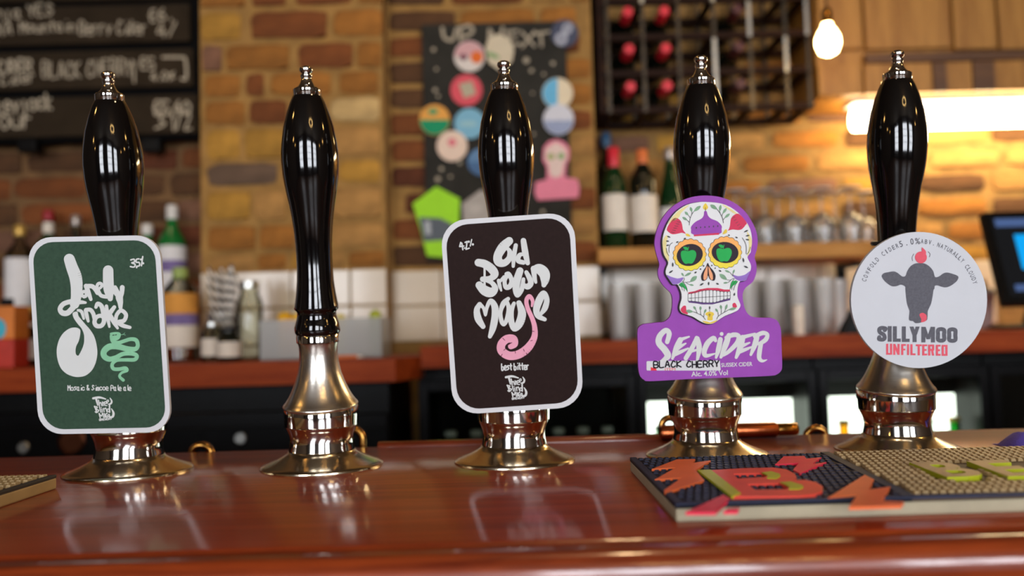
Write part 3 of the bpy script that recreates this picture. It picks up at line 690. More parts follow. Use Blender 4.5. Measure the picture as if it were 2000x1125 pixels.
sk += zz([(1585, 280), (1620, 385), (1645, 460), (1600, 545), (1500, 600), (1350, 660), (1250, 720), (1130, 800), (1045, 820), (950, 805), (850, 760), (720, 680), (600, 640), (500, 600), (462, 520), (472, 430), (500, 330), (490, 200), (430, 65)], C4c)
sk += zz([(385, 850), (330, 850), (275, 780), (205, 670), (190, 600), (210, 520), (240, 420), (160, 280)], C4b)
sk += [(222, 430), (220, 370), (235, 300), (270, 220), (330, 142), (415, 86)]
q.off = .0032; q.poly(sk, thick=.0034, smooth=3); sp = q.build('skull_plate', [M('print_skull', (222, 224, 224), .5, spec=.12, var=.02), m_ink][0], r4, 'raised white painted skull')
# dark offset sheet behind the raised skull: edge and its shade put in as ink
def grow(l, d):
    cx = sum(p[0] for p in l)/len(l); cy = sum(p[1] for p in l)/len(l); n = len(l); o = []
    for i, p in enumerate(l):
        a = l[i-1]; b = l[(i+1) % n]; dx, dy = b[0]-a[0], b[1]-a[1]; m = math.hypot(dx, dy) or 1; o.append((p[0]+dy/m*d, p[1]-dx/m*d))
    return o
q.off = .0016; q.poly([(x-6, y+3) for x, y in grow(cat_rom(sk, 3, True), 5)][::1], thick=.0017); q.build('skull_edge_shade', m_ink, r4)
L0 = .0034; q.off = L0
m_py = M('print_paleyellow', (226, 214, 150), .5, spec=.12, var=.1, scale=80); m_gd = M('print_gold', (226, 196, 76), .5, spec=.12, var=.06)
q.at(Z); q.poly([(222, 375), (250, 330), (262, 350), (250, 420), (270, 500), (268, 545), (235, 490), (222, 430)], smooth=3); q.build('side_tint', m_py, sp); q.poly([(945, 372), (905, 300), (912, 350), (920, 420), (905, 500), (930, 460)], smooth=3); q.build('side_tint', m_py, sp)
q.poly([(262, 240), (340, 140), (440, 82), (370, 150), (350, 190)], smooth=3); q.build('side_tint', m_py, sp); q.poly([(925, 270), (860, 190), (780, 120), (700, 80), (790, 150), (830, 170)], smooth=3)
q.build('side_tint', m_py, sp)
q.at(C4c); q.poly([(900, 760), (1000, 775), (1050, 790), (1110, 770), (1200, 745), (1130, 795), (1045, 815), (960, 802)], smooth=3)
q.poly([(1000, 745), (1005, 670), (960, 640), (975, 600), (1040, 580), (1110, 595), (1130, 640), (1100, 670), (1100, 745)], smooth=2)
q.at(C4a).poly([(902, 160), (950, 230), (930, 270), (902, 285), (870, 268), (855, 230)], smooth=3); q.poly([(540, 720), (590, 720), (630, 765), (560, 760)], smooth=3); q.poly([(1215, 725), (1250, 650), (1290, 640), (1290, 700)], smooth=3)
q.build('gold_details', m_gd, sp, kind='stuff')
q.at(C4a); q.poly([(880, 310), (925, 310), (945, 380), (1000, 440), (1120, 490), (1195, 570), (1195, 630), (1150, 725), (690, 735), (640, 640), (645, 580), (720, 500), (830, 440), (870, 380)], smooth=3); q.build('turban', m_purple, sp)
q.at(C4b); q.poly([(205, 665), (290, 700), (420, 735), (530, 715), (500, 790), (430, 838), (380, 848), (330, 848), (275, 780)], smooth=3); q.build('cheek_tint', M('print_lilac', (150, 116, 196), .5, spec=.12, var=.2, scale=60), sp); q.poly([(1500, 665), (1600, 690), (1730, 660), (1830, 590), (1790, 690), (1760, 757), (1700, 782), (1640, 788), (1540, 740)], smooth=3)
q.build('cheek_tint', M('print_lilac', (150, 116, 196), .5, spec=.12, var=.2, scale=60), sp)
m_beet = M('print_red', (206, 62, 92), .5, spec=.12, var=.06)
q.at(C4a); q.poly([(330, 432), (400, 440), (455, 490), (480, 570), (495, 650), (545, 715), (470, 700), (380, 720), (290, 725), (225, 680), (195, 640), (240, 540)], smooth=3); q.poly([(1500, 350), (1410, 385), (1365, 450), (1350, 560), (1330, 630), (1310, 660), (1400, 640), (1500, 650), (1570, 630), (1640, 550), (1655, 520), (1590, 430)], smooth=3)
q.poly([(690, 735), (1150, 700), (1150, 735), (690, 765)])
q.at(C4c); q.poly([(530, 470), (580, 470), (590, 540), (620, 630), (520, 605), (480, 540)], smooth=3); q.poly([(1490, 430), (1540, 410), (1575, 490), (1500, 500)], smooth=3)
q.poly([(625, 205), (760, 180), (850, 145), (1000, 120), (1200, 120), (1330, 150), (1440, 150), (1440, 190), (1300, 195), (1200, 175), (1050, 160), (900, 180), (760, 220), (630, 240)])
q.build('red_details', m_beet, sp, kind='stuff')
q.poly([(622, 370), (760, 375), (900, 400), (1000, 410), (1150, 400), (1300, 350), (1445, 320), (1445, 355), (1350, 380), (1240, 405), (1100, 440), (900, 440), (780, 420), (640, 405)]); q.build('lower_gum', M('print_violet', (98, 70, 128), .5, spec=.12, var=.1), sp)
def scallop(cx, cy, rx, ry, rot, k=17, dep=.07):
    o = []; c, s = math.cos(math.radians(rot)), math.sin(math.radians(rot))
    for i in range(k*6):
        t = 2*math.pi*i/(k*6); f = 1+dep*abs(math.sin(k*t/2))-dep/2; x, y = rx*f*math.cos(t), ry*f*math.sin(t); o.append((cx+x*c-y*s, cy+x*s+y*c))
    return o
mg = bpy.data.materials.new('print_petal'); mg.use_nodes = True; nt = mg.node_tree; tc = nt.nodes.new('ShaderNodeTexCoord'); sx = nt.nodes.new('ShaderNodeSeparateXYZ'); rp = nt.nodes.new('ShaderNodeValToRGB')
nt.links.new(tc.outputs['Generated'], sx.inputs[0]); nt.links.new(sx.outputs['Z'], rp.inputs[0]); nt.links.new(rp.outputs[0], nt.nodes['Principled BSDF'].inputs['Base Color'])
rp.color_ramp.elements[0].color = lin((230, 212, 30)); rp.color_ramp.elements[0].position = .15; rp.color_ramp.elements[1].color = lin((240, 166, 74)); rp.color_ramp.elements[1].position = .75
q.at(C4b); E1 = (655, 275, 312, 300, -12); E2 = (1342, 228, 314, 300, -10)
q.off = L0-.0001; q.poly([((x-e[0])*1.03+e[0], (y-e[1])*1.03+e[1]) for e in [E1] for x, y in scallop(*E1)]); q.poly([((x-E2[0])*1.03+E2[0], (y-E2[1])*1.03+E2[1]) for x, y in scallop(*E2)]); q.build('petal_outline', m_ink, sp)
for e in (E1, E2): q.off = L0+.0001; q.poly(scallop(*e)); q.build('eye_petals', mg, sp)
q.off = L0+.0003; q.poly(ell(655, 278, 258, 212, -16)); q.poly(ell(1342, 230, 262, 206, 6)); q.build('eye_socket', m_ink, sp)
m_apple = M('print_apple', (44, 170, 84), .5, spec=.12, var=.05)
q.off = L0+.0005
for dx, dy in ((0, 0), (690, -42)):
    P = [(480, 250), (500, 200), (560, 190), (620, 205), (690, 182), (750, 195), (780, 250), (770, 330), (730, 410), (690, 445), (630, 440), (570, 450), (520, 400), (490, 330)]
    q.poly([(x+dx, y+dy) for x, y in P], smooth=3); q.leaf(525+dx, 125+dy, 625+dx, 175+dy, 60); S([(615+dx, 195+dy), (630+dx, 125+dy)], 14)
q.build('eye_apples', m_apple, sp)
q.off = L0+.0002; q.poly([(1005, 430), (1050, 510), (1120, 590), (1158, 680), (1140, 770), (1090, 775), (1040, 740), (1012, 680), (990, 745), (940, 780), (890, 770), (875, 680), (920, 580), (970, 510)], smooth=3)
q.build('nose_outline', m_ink, sp)
q.off = L0+.0004; q.poly([(1000, 490), (1000, 640), (985, 730), (945, 765), (922, 740), (925, 660), (955, 570)], smooth=3); q.poly([(1020, 500), (1070, 590), (1100, 660), (1105, 740), (1085, 765), (1050, 730), (1030, 640)], smooth=3)
q.build('nose_fill', M('print_peach', (232, 164, 122), .5, spec=.12, var=.06), sp)
# leaves and fine lines
m_leafg = M('print_leaf', (124, 160, 130), .5, spec=.12, var=.15, scale=60); q.off = L0
q.at(C4a)
for l in ((690, 310, 815, 210, 60), (655, 320, 625, 230, 46), (590, 380, 525, 315, 46), (570, 470, 480, 415, 46), (1115, 270, 990, 190, 66), (1160, 310, 1180, 190, 46), (1215, 350, 1285, 250, 46), (1250, 430, 1345, 350, 46)): q.leaf(*l)
q.at(C4b)
for l in ((665, 800, 795, 690, 80), (555, 690, 685, 620, 46), (540, 690, 495, 625, 36), (640, 850, 735, 870, 34), (1380, 760, 1235, 650, 80), (1440, 620, 1340, 575, 40), (1495, 640, 1525, 560, 36), (1400, 815, 1310, 825, 34)): q.leaf(*l)
q.at(C4c)
for l in ((720, 580, 580, 565, 62), (775, 545, 730, 475, 44), (865, 555, 865, 475, 44), (935, 610, 975, 530, 40), (1410, 545, 1560, 510, 50), (1345, 550, 1385, 435, 44), (1270, 535, 1255, 450, 44), (1205, 590, 1155, 520, 40)): q.leaf(*l)
q.build('leaf_prints', m_leafg, sp, kind='stuff')
q.at(C4b); q.poly([(440, 865), (500, 810), (560, 860), (600, 930), (610, 990), (560, 930), (500, 900)], smooth=2); q.poly([(1440, 950), (1450, 860), (1500, 780), (1590, 790), (1540, 850), (1480, 890)], smooth=2); q.build('jaw_green', m_apple, sp)
q.off = L0+.0003; q.at(C4a)
for l in ([(690, 310), (650, 370), (620, 450), (605, 560)], [(655, 320), (652, 365)], [(590, 380), (628, 430)], [(570, 470), (606, 505)], [(1115, 270), (1165, 340), (1210, 430), (1228, 520)], [(1160, 310), (1168, 345)], [(1215, 350), (1198, 400)], [(1250, 430), (1220, 470)], [(900, 240), (902, 300)],
          [(240, 1060), (235, 980), (260, 910), (300, 880)], [(1570, 790), (1620, 870), (1645, 960), (1640, 1080)], [(185, 980), (200, 1060), (235, 1120)], [(1720, 960), (1690, 1050), (1650, 1090)]): S(l, 9)
for x, y, a, b in ((200, 760, 265, 785), (180, 850, 240, 855), (185, 935, 240, 920), (1680, 650, 1600, 690), (1705, 745, 1630, 760), (1700, 830, 1630, 820), (365, 880, 410, 855), (545, 795, 500, 815), (1310, 740, 1345, 748), (1490, 795, 1440, 775)): q.leaf(a, b, x, y, 26)
for k in range(6): q.leaf(735+k*78, 625-k*6, 735+k*78, 590-k*6, 20)
for k in range(6): x = 420-k*22; y = 500+k*38; S([(x-35, y-5), (x+25, y+8)], 7)
for k in range(5): x = 1410+k*30; y = 425+k*44; S([(x-18, y+12), (x+25, y-15)], 7)
q.at(C4b)
for l in ([(665, 800), (580, 808), (510, 800)], [(640, 850), (590, 820)], [(545, 720), (548, 760), (515, 800)], [(1380, 760), (1440, 765), (1500, 735), (1525, 745)], [(1495, 640), (1495, 690)], [(1440, 620), (1490, 680)], [(1400, 815), (1450, 770)], [(520, 800), (570, 860), (600, 930), (610, 990)], [(480, 830), (540, 900), (550, 980)], [(450, 850), (500, 910), (510, 960)], [(1520, 740), (1460, 830), (1440, 940)], [(1560, 770), (1490, 860), (1470, 950)], [(1590, 790), (1530, 880), (1510, 960)]): S(l, 9)
for x, y, a, b in ((325, 510, 325, 420), (250, 630, 330, 575), (1705, 420, 1690, 330), (1790, 530, 1705, 490), (745, 630, 790, 605), (850, 870, 925, 825), (1220, 850, 1165, 825), (1270, 600, 1220, 575), (910, 500, 940, 480), (850, 560, 880, 545), (1095, 490, 1070, 475), (1160, 540, 1140, 525), (1022, 800, 1022, 870), (1515, 1075, 1530, 1010)): q.leaf(a, b, x, y, 32)
q.at(C4c)
for l in ([(720, 580), (800, 610), (900, 660), (960, 735)], [(775, 545), (800, 610)], [(865, 555), (868, 640)], [(935, 610), (928, 690)], [(1410, 545), (1330, 590), (1220, 660), (1180, 725)], [(1345, 550), (1325, 592)], [(1270, 535), (1268, 625)], [(1205, 590), (1212, 660)], [(640, 320), (1000, 295), (1440, 270)]): S(l, 9)
TX = [622, 690, 760, 828, 898, 968, 1038, 1108, 1178, 1248, 1318, 1388, 1445]; TT = [235, 225, 205, 185, 172, 162, 162, 165, 172, 185, 192, 195, 190]; TB = [372, 378, 385, 395, 402, 405, 404, 400, 392, 372, 345, 325, 318]
for x, t, b in zip(TX, TT, TB): S([(x, t), (x, b)], 7)
for i in range(12):
    xm = (TX[i]+TX[i+1])/2; S([(TX[i], TT[i]+14), (xm, min(TT[i], TT[i+1])-8), (TX[i+1], TT[i+1]+14)], 7); S([(TX[i], TB[i]-12), (xm, max(TB[i], TB[i+1])+4), (TX[i+1], TB[i+1]-12)], 7)
S([(1042, 610), (1042, 680)], 7); S([(1018, 640), (1066, 640)], 7); q.leaf(1042, 470, 1042, 535, 26); S([(1042, 540), (1042, 575)], 7)
q.build('line_drawing', M('print_line', (72, 74, 76), .5, spec=.12), sp, kind='stuff')
q.at(T4); q.off = .0003
S([(420, 318, 58), (446, 210, 66), (400, 168, 66), (325, 240, 76), (312, 330, 82), (388, 420, 86), (428, 500, 84), (365, 560, 50), (300, 585, 16)])
S([(590, 292, 72), (540, 400, 76), (488, 535, 34)]); S([(585, 290, 52), (705, 250, 22)]); S([(560, 392, 62), (662, 338, 20)]); S([(510, 480, 60), (600, 445, 46), (692, 402, 24)])
S([(802, 262, 46), (750, 385, 62), (662, 530, 58)]); S([(812, 275, 62), (836, 400, 72), (810, 560, 32)]); S([(715, 448, 34), (860, 405, 28)])
S([(1048, 300, 46), (1020, 268, 60), (945, 335, 72), (902, 440, 66), (925, 498, 52), (1042, 470, 18)])
S([(1112, 285, 62), (1085, 420, 66), (1055, 522, 32)]); q.dot(1128, 214, 25)
S([(1222, 232, 62), (1182, 350, 78), (1118, 515, 40)]); S([(1190, 262, 50), (1280, 226, 62), (1348, 242, 58), (1330, 330, 62), (1225, 440, 52), (1145, 495, 36)])
S([(1402, 262, 72), (1372, 380, 78), (1318, 520, 40)]); S([(1400, 258, 52), (1560, 215, 34)]); S([(1390, 372, 54), (1492, 328, 20)]); S([(1360, 445, 54), (1450, 412, 42), (1532, 378, 18)])
S([(1592, 232, 62), (1562, 350, 72), (1508, 485, 34)]); S([(1560, 245, 52), (1660, 202, 58), (1722, 222, 52), (1700, 290, 60), (1615, 345, 46)]); S([(1640, 340, 56), (1622, 440, 62), (1618, 530, 56), (1660, 566, 38), (1718, 550, 10)])
q.text('SUSSEX CIDER', (1125, 645), (1530, 629), 50, .018); q.text('Alc. 4.0% Vol', (735, 768), (1210, 748), 62, .016)
q.build('brand_lettering', m_print, r4, kind='stuff')
q.off = .0006; q.poly(rrect((150, 568), (1104, 556), (1116, 690), (150, 690), 14)); st = q.build('price_sticker', m_white, r4, 'white sticker written on in black pen')
q.off = .0008; q.poly([(205, 645), (240, 655), (262, 640), (285, 690), (205, 690)]); q.text('ITEM', (390, 692), (525, 688), 34, 0); q.build('sticker_red_print', M('print_scarlet', (226, 60, 70), .5, spec=.12), st, kind='stuff')
q.off = .001; q.hand('BLACK', (245, 652), (620, 640), 78, 17, .06); q.hand('CHERRY', (672, 645), (1110, 640), 78, 17, .08); q.build('pen_writing', M('print_pen', (24, 20, 28), .5, spec=.12), st, kind='stuff')

# --- round white clip with the cow
r5, b5 = clip_root(4, 'round white pump clip with a grey cow head silhouette')
q = Print(b5, CN); bracket(r5, 4, .215); S = q.stroke
q.poly(ell(1795, 586, 133, 133, n=72), thick=.004).build('plate', M('print_cool_white', (203, 206, 212), .5, spec=.12, var=.015), r5)
q.off = .0002; m_grey = M('print_grey', (96, 96, 104), .55, spec=.12, var=.12, scale=500)
C5b = (1680, 590, 8.652); C5c = (1700, 500, 9.375)
def zc5(l): return [((C5b[0]+x/C5b[2]-C5c[0])*C5c[2], (C5b[1]+y/C5b[2]-C5c[1])*C5c[2]) for x, y in l]
cow = [(900, 130), (1000, 140), (1090, 200), (1150, 280), (1175, 370), (1205, 388), (1260, 370), (1330, 320), (1400, 302), (1500, 325), (1590, 360), (1610, 400), (1570, 470), (1460, 550), (1370, 575), (1290, 560), (1230, 540), (1178, 548), (1172, 600), (1155, 620), (1140, 720), (1110, 870), (1060, 980), (1046, 1030)]
cow += zc5([(1140, 165), (1135, 280), (1108, 316), (1010, 350), (930, 355), (890, 322), (842, 315), (822, 280), (830, 170)]) + [(710, 990), (670, 880), (650, 740), (638, 610), (632, 560), (560, 525), (500, 545), (440, 557), (370, 545), (270, 470), (212, 395), (207, 350), (250, 312), (330, 295), (420, 281), (490, 305), (560, 360), (600, 377), (642, 360), (670, 280), (730, 190), (810, 140)]
q.at(C5c).poly(cow, smooth=3).build('cow_silhouette', m_grey, r5)
q.off = .0004; m_coral = M('print_coral', (222, 92, 108), .5, spec=.12, var=.08, scale=120)
q.at(C5b).poly([(1000, 205), (1050, 180), (1108, 210), (1122, 265), (1105, 318), (1030, 342), (1030, 290), (1008, 245)], smooth=3); q.build('nose_patch', m_coral, r5)
q.at((1660, 450, 7.407)).poly(ell(1025, 390, 86, 86)); q.poly([(1038, 245), (1068, 268), (1096, 300), (1096, 345), (1050, 335), (1035, 305)], smooth=2)
q.build('apple_print', m_coral, r5)
q.off = .0002; S([(905, 440), (898, 390), (922, 340)], 9); S([(1150, 382), (1156, 340), (1130, 308)], 9)
txt = 'COWFOLD CIDER'; runs = [('COWFOLD CIDER', 160, 112, 8.6, 110), ('5.0%', 108, 91.5, 11.5, 109.5), ('ABV.', 87, 75.5, 8.6, 110.5), ('NATURALLY CLOUDY', 70.5, 17.5, 8.6, 110)]
q.at((0, 0, 1))
for t, a0, a1, hh, R in runs:
    for k, ch in enumerate(t):
        if ch == ' ': continue
        a = math.radians(a0+(a1-a0)*k/(len(t)-1)); cx, cy = 1795+R*math.cos(a), 586-R*math.sin(a); tx, ty = math.sin(a), math.cos(a); hw = 2.5 if ch not in 'I.' else .9
        if hh > 10: hw *= 1.2
        if ch == '%': hw *= 1.7
        q.text(ch, (cx-tx*hw, cy-ty*hw), (cx+tx*hw, cy+ty*hw), hh if ch != '.' else hh, .012)
q.at(C5b)
for ch, xa, xb in (('S', 288, 446), ('I', 464, 534), ('L', 550, 685), ('L', 702, 834), ('Y', 832, 1004), ('M', 1032, 1262), ('O', 1280, 1450), ('O', 1470, 1640)): k = (xa+xb)/2*.0182; q.block(ch, xa, 396+k, xb, 660+k, 68)
q.build('dark_lettering', m_grey, r5, kind='stuff')
for ch, xa, xb in (('U', 436, 540), ('N', 556, 666), ('F', 690, 772), ('I', 790, 826), ('L', 846, 934), ('T', 938, 1038), ('E', 1046, 1130), ('R', 1146, 1250), ('E', 1276, 1356), ('D', 1374, 1474)): k = (xa+xb)/2*.0195; q.block(ch, xa, 694+k, xb, 880+k, 38)
q.build('red_lettering', m_coral, r5, kind='stuff')

# ---------------------------------------------------------------- rubber bar mats
def inside(p, poly):
    x, y = p; c = False; n = len(poly)
    for i in range(n):
        x0, y0 = poly[i-1]; x1, y1 = poly[i]
        if (y0 > y) != (y1 > y) and x < (x1-x0)*(y-y0)/(y1-y0)+x0: c = not c
    return c
def to_px(P):
    d = P-CP; z = d.dot(FWD); return (1000+FPX*d.dot(RGT)/z, 562.5-FPX*d.dot(UPV)/z)
m_navyb = M('rubber_navy_base', (14, 16, 26), .6, spec=.2); m_navy = M('rubber_navy', (40, 46, 70), .55, spec=.2, var=.15, scale=80); m_tanb = M('rubber_tan_base', (66, 50, 30), .7, var=.12); m_tan = M('rubber_tan', (178, 154, 110), .6, var=.12, scale=60)
m_edge = M('rubber_edge', (166, 158, 132), .65, var=.1, scale=40); m_or = M('rubber_orange', (240, 116, 62), .5, spec=.2, var=.05); m_pk = M('rubber_pink', (236, 52, 82), .5, spec=.2, var=.05)
m_lime = M('rubber_lime', (184, 194, 36), .5, spec=.2, var=.05); m_coralr = M('rubber_coral', (236, 78, 64), .5, spec=.2, var=.08)
MT = .0115; ZT = BAR+MT                       # mat top
XA = PZ(1322, 1003, ZT).x; XA = .1075; MYB, MYF = -.088, -.298
def nubs(x0, x1, y0, y1, keep, h=.002, px=.0060, py=.0125, sz=.0023, szy=.0036):
    mb = MB(); r = 0; y = y0+py*1.2
    while y < y1-szy:
        x = x0+px*(.5 if r % 2 else 1)
        while x < x1-px*.5:
            if keep(x, y):
                a = sz; b = sz*.74; c = szy; d = szy*.85; z0 = ZT-.0005; z1 = ZT+h-.0004
                mb.add([(x-a, y-c, z0), (x+a, y-c, z0), (x+a, y+c, z0), (x-a, y+c, z0), (x-b, y-d, z1), (x+b, y-d, z1), (x+b, y+d, z1), (x-b, y+d, z1)], [(4, 5, 6, 7), (0, 1, 5, 4), (1, 2, 6, 5), (2, 3, 7, 6), (3, 0, 4, 7)])
            x += px
        y += py; r += 1
    return mb
mr = thing('bar_mat', (XA+.25, -.19, BAR), 'long rubber bar mat with navy end, orange bolts and large coral letter B', 'bar mat', 'rubber bar mats')
XE = .95
MB().box((XA, MYF, BAR), (XE, MYB, BAR+MT-.002), .0015).build('base', m_edge, mr)
# dividing edge between the navy end and the tan field
d0, d1 = PZ(1628, 890, ZT+.002), PZ(1818, 987, ZT+.002)
xdiv = lambda y: d0.x+(d1.x-d0.x)*(y-d0.y)/(d1.y-d0.y)
MB().prism([[(XA, MYF, ZT), (xdiv(MYF), MYF, ZT), (xdiv(MYB), MYB, ZT), (XA, MYB, ZT)]], (0, 0, -.002)).build('navy_field', m_navyb, mr)
MB().prism([[(xdiv(MYF), MYF, ZT-.0003), (XE, MYF, ZT-.0003), (XE, MYB, ZT-.0003), (xdiv(MYB), MYB, ZT-.0003)]], (0, 0, -.0017)).build('tan_field', m_tanb, mr)
MB().box((XA, MYF, ZT-.001), (XE, MYF+.006, ZT+.0016), .0007).build('rim', m_navy, mr)
MB().box((XA, MYF+.006, ZT-.001), (XA+.006, MYB, ZT+.0016), .0007).build('rim', m_navy, mr)
MB().prism([[(xdiv(MYF)-.004, MYF+.004, ZT+.0014), (xdiv(MYF)+.004, MYF+.004, ZT+.0014), (xdiv(MYB)+.004, MYB, ZT+.0014), (xdiv(MYB)-.004, MYB, ZT+.0014)]], (0, 0, -.002)).build('dividing_rib', m_navy, mr)
G1 = (1220, 880, 5); G2 = (1600, 860, 5)
def gp(l, g): return [(g[0]+x/g[2], g[1]+y/g[2]) for x, y in l]
bolt1 = [(265, 180), (510, 85), (690, 82), (662, 120), (840, 95), (692, 188), (780, 290), (390, 410), (385, 385), (555, 265), (295, 282), (500, 165)]
bolt2 = [(1470, 135), (1555, 55), (1755, 52), (1775, 78), (1920, 65), (1835, 130), (1970, 112), (1710, 222), (1645, 188), (1700, 120)]
bolt3 = [(595, 600), (965, 430), (1030, 465), (885, 600)]; bolt4 = [(965, 592), (1010, 562), (1120, 555), (1100, 590)]
bolt5 = [(85, 560), (445, 335), (535, 380), (485, 480), (695, 450), (610, 590), (825, 598), (800, 635), (290, 650), (370, 535)]
Bout = [(840, 190), (1150, 172), (1450, 165), (1580, 183), (1662, 225), (1680, 262), (1655, 286), (1760, 285), (1870, 308), (1935, 350), (1930, 395), (1860, 425), (1720, 442), (1400, 446), (1045, 448), (1040, 440)]
Bh1 = [(1060, 225), (1345, 218), (1395, 238), (1372, 258), (1105, 272)]; Bh2 = [(1190, 325), (1500, 318), (1605, 350), (1580, 376), (1275, 382)]
Blime = [(712, 188), (842, 186), (1135, 415), (1045, 446)]; Bl1 = [(1340, 212), (1430, 200), (1515, 225), (1520, 250), (1480, 272), (1390, 268), (1398, 240)]; Bl2 = [(1520, 308), (1620, 300), (1735, 335), (1745, 358), (1710, 374), (1605, 376), (1606, 346)]
def raised(name, pts, mat, z, g, holes=(), base=.002):
    loops = [[PZ(px, py, BAR+MT+z) for px, py in gp(l, g)] for l in [pts]+list(holes)]
    return MB().prism(loops, (0, 0, -base)).build(name, mat, mr)
for b, g, m in ((bolt1, G1, m_or), (bolt2, G1, m_pk), (bolt3, G1, m_pk), (bolt4, G1, m_pk), (bolt5, G2, m_or)): raised('lightning_bolt', b, m, .0022, g)
bl = raised('letter_b', Bout, m_coralr, .0028, G1, (Bh1, Bh2), .003)
raised('letter_stem', Blime, m_lime, .0034, G1); raised('letter_crescent', Bl1, m_lime, .0034, G1, base=.001); raised('letter_crescent', Bl2, m_lime, .0034, G1, base=.001)  # lime stem and lime crescents inside the letter
shapes = [gp(l, g) for l, g in ((bolt1, G1), (bolt2, G1), (bolt3, G1), (bolt4, G1), (bolt5, G2), (Bout, G1), (Blime, G1))]; hol = [gp(Bh1, G1), gp(Bh2, G1)]
LB = [(870, 225), (1440, 205), (1660, 345), (1640, 390), (1210, 390)]; LE = [(1430, 205), (2100, 190), (2300, 340), (2250, 370), (1810, 372)]
lets = [gp(LB, G2), gp(LE, G2)]
def keep_navy(x, y):
    if x > xdiv(y)-.006 or x < XA+.009 or y < MYF+.009: return False
    p = to_px(Vector((x, y, ZT+.0015)))
    if any(inside(p, h_) for h_ in hol): return True
    return not any(inside(p, s_) for s_ in shapes)
def keep_tan(x, y):
    if x < xdiv(y)+.006 or y < MYF+.009: return False
    p = to_px(Vector((x, y, ZT+.0015))); return p[0] < 2080 and not any(inside(p, s_) for s_ in lets)
nubs(XA, .5, MYF, MYB+.004, keep_navy, .0018, py=.0125, szy=.0036).build('navy_studs', m_navy, mr, kind='stuff')
nubs(.2, .8, MYF, MYB+.004, keep_tan, .0027).build('tan_studs', m_tan, mr, kind='stuff')
# raised block letters in the tan field
for ch, bl_, br_, tl_ in (('B', (1235, 352), (1650, 338), (890, 218)), ('E', (1825, 345), (2190, 330), (1450, 205))):
    vs, fs, wdt = glyphs(ch, .03); p = Vector(bl_); ux = Vector(br_)-p; uy = Vector(tl_)-p
    P = [PZ(*gp([tuple(p+ux*(x/wdt)+uy*y)], G2)[0], ZT+.004) for x, y in vs]
    e = MB(); n = len(P); e.add([v for v in P], fs); e.cur = 1
    cnt = {}
    for f in fs:
        for k in range(len(f)): a, b = f[k], f[(k+1) % len(f)]; cnt[(min(a, b), max(a, b))] = cnt.get((min(a, b), max(a, b)), 0)+1
    e.add([v for v in P]+[v+Vector((0, 0, -.005)) for v in P], [(a, b, b+n, a+n) for (a, b), c in cnt.items() if c == 1])
    e.build('raised_letter', [m_tan, m_lime], mr)
# left mat: only its corner is in view
m2 = thing('bar_mat', (-.8, -.19, BAR), 'tan studded rubber bar mat whose corner meets the leftmost pump', 'bar mat', 'rubber bar mats')
XL = -.4245; mfy = -.298; mby = -.092
MB().box((-1.25, mfy, BAR), (XL, mby, BAR+MT-.001), .0015).build('base', M('rubber_beige', (176, 146, 92), .65, var=.1), m2); MB().box((-1.25, mfy+.004, ZT-.001), (XL-.004, mby-.0005, ZT-.0004)).build('tan_field', m_tanb, m2)
MB().box((XL-.006, mfy, ZT-.0015), (XL, mby, ZT+.0016), .0007).build('rim', M('rubber_dark', (52, 46, 36), .6), m2)
MB().box((-1.25, mfy, ZT-.0015), (XL-.006, mfy+.006, ZT+.0016), .0007).build('rim', M('rubber_dark', (52, 46, 36), .6), m2)
nubs(-.72, XL-.003, mfy, mby+.004, lambda x, y: y > mfy+.009 and x < XL-.009, .0027).build('tan_studs', m_tan, m2, kind='stuff')
# small purple cloth at the right end of the bar
c = PZ(1990, 878, BAR); e = MB(); W_, D_ = .16, .05; nx, ny = 12, 6; vs = []; fs = []
for j in range(ny+1):
    for i in range(nx+1):
        u, v = i/nx, j/ny; hgt = .016*(math.sin(math.pi*min(1, u*16)*.5))*math.sin(math.pi*v)**.5+.0015*math.sin(9*u+5*v)
        vs.append((c.x-.004+W_*u, c.y+D_*v-.01, BAR+max(.0006, hgt)))
for j in range(ny):
    for i in range(nx): fs.append((j*(nx+1)+i, j*(nx+1)+i+1, (j+1)*(nx+1)+i+1, (j+1)*(nx+1)+i))
n = len(vs); bnd = list(range(nx+1))+[j*(nx+1)+nx for j in range(1, ny+1)]+[ny*(nx+1)+i for i in range(nx-1, -1, -1)]+[j*(nx+1) for j in range(ny-1, 0, -1)]
fs.append(tuple(reversed(bnd)))
tag(e.add(vs, fs).build('bar_cloth', M('cloth_violet', (98, 84, 200), .9, var=.1, bump=.3, bscale=900), smooth=60), 'small violet folded cloth at the far right end of the bar', 'cloth')

# ---------------------------------------------------------------- back counters
XJ = PX(772, 720, .9).x
cl = thing('back_counter', (-.9, 1.1, 1.1), 'red brown wooden worktop on the left carrying spirit bottles and straws', 'counter')
MB().prism([[(-2.4, .9, ZCL), (XJ, .9, ZCL), (XJ+.04, 1.02, ZCL), (XJ+.04, YP-.014, ZCL), (xl-.001, YP-.014, ZCL), (xl-.001, YL-.03, ZCL), (-2.4, YL-.03, ZCL)]], (0, 0, -.05)).build('worktop', m_counter, cl)
tag(MB().box((-2.4, YP-.02, ZCL), (xl-.012, YL-.032, ZCL+.14), .002).build('bottle_step', m_counter), 'wooden step at the back of the left worktop that lifts the rear bottles', 'step')
cr_ = thing('back_counter', (.8, 1.3, 1.1), 'red brown wooden worktop on the right under the pine shelf', 'counter')
MB().box((XJ+.041, 1.02, ZCR-.05), (2.2, YC-.014, ZCR), .002).build('worktop', m_counter, cr_)
MB().box((xc1+.002, YC-.014, ZCR-.05), (2.2, YR-.014, ZCR), .001).build('worktop_rear', m_counter, cr_)
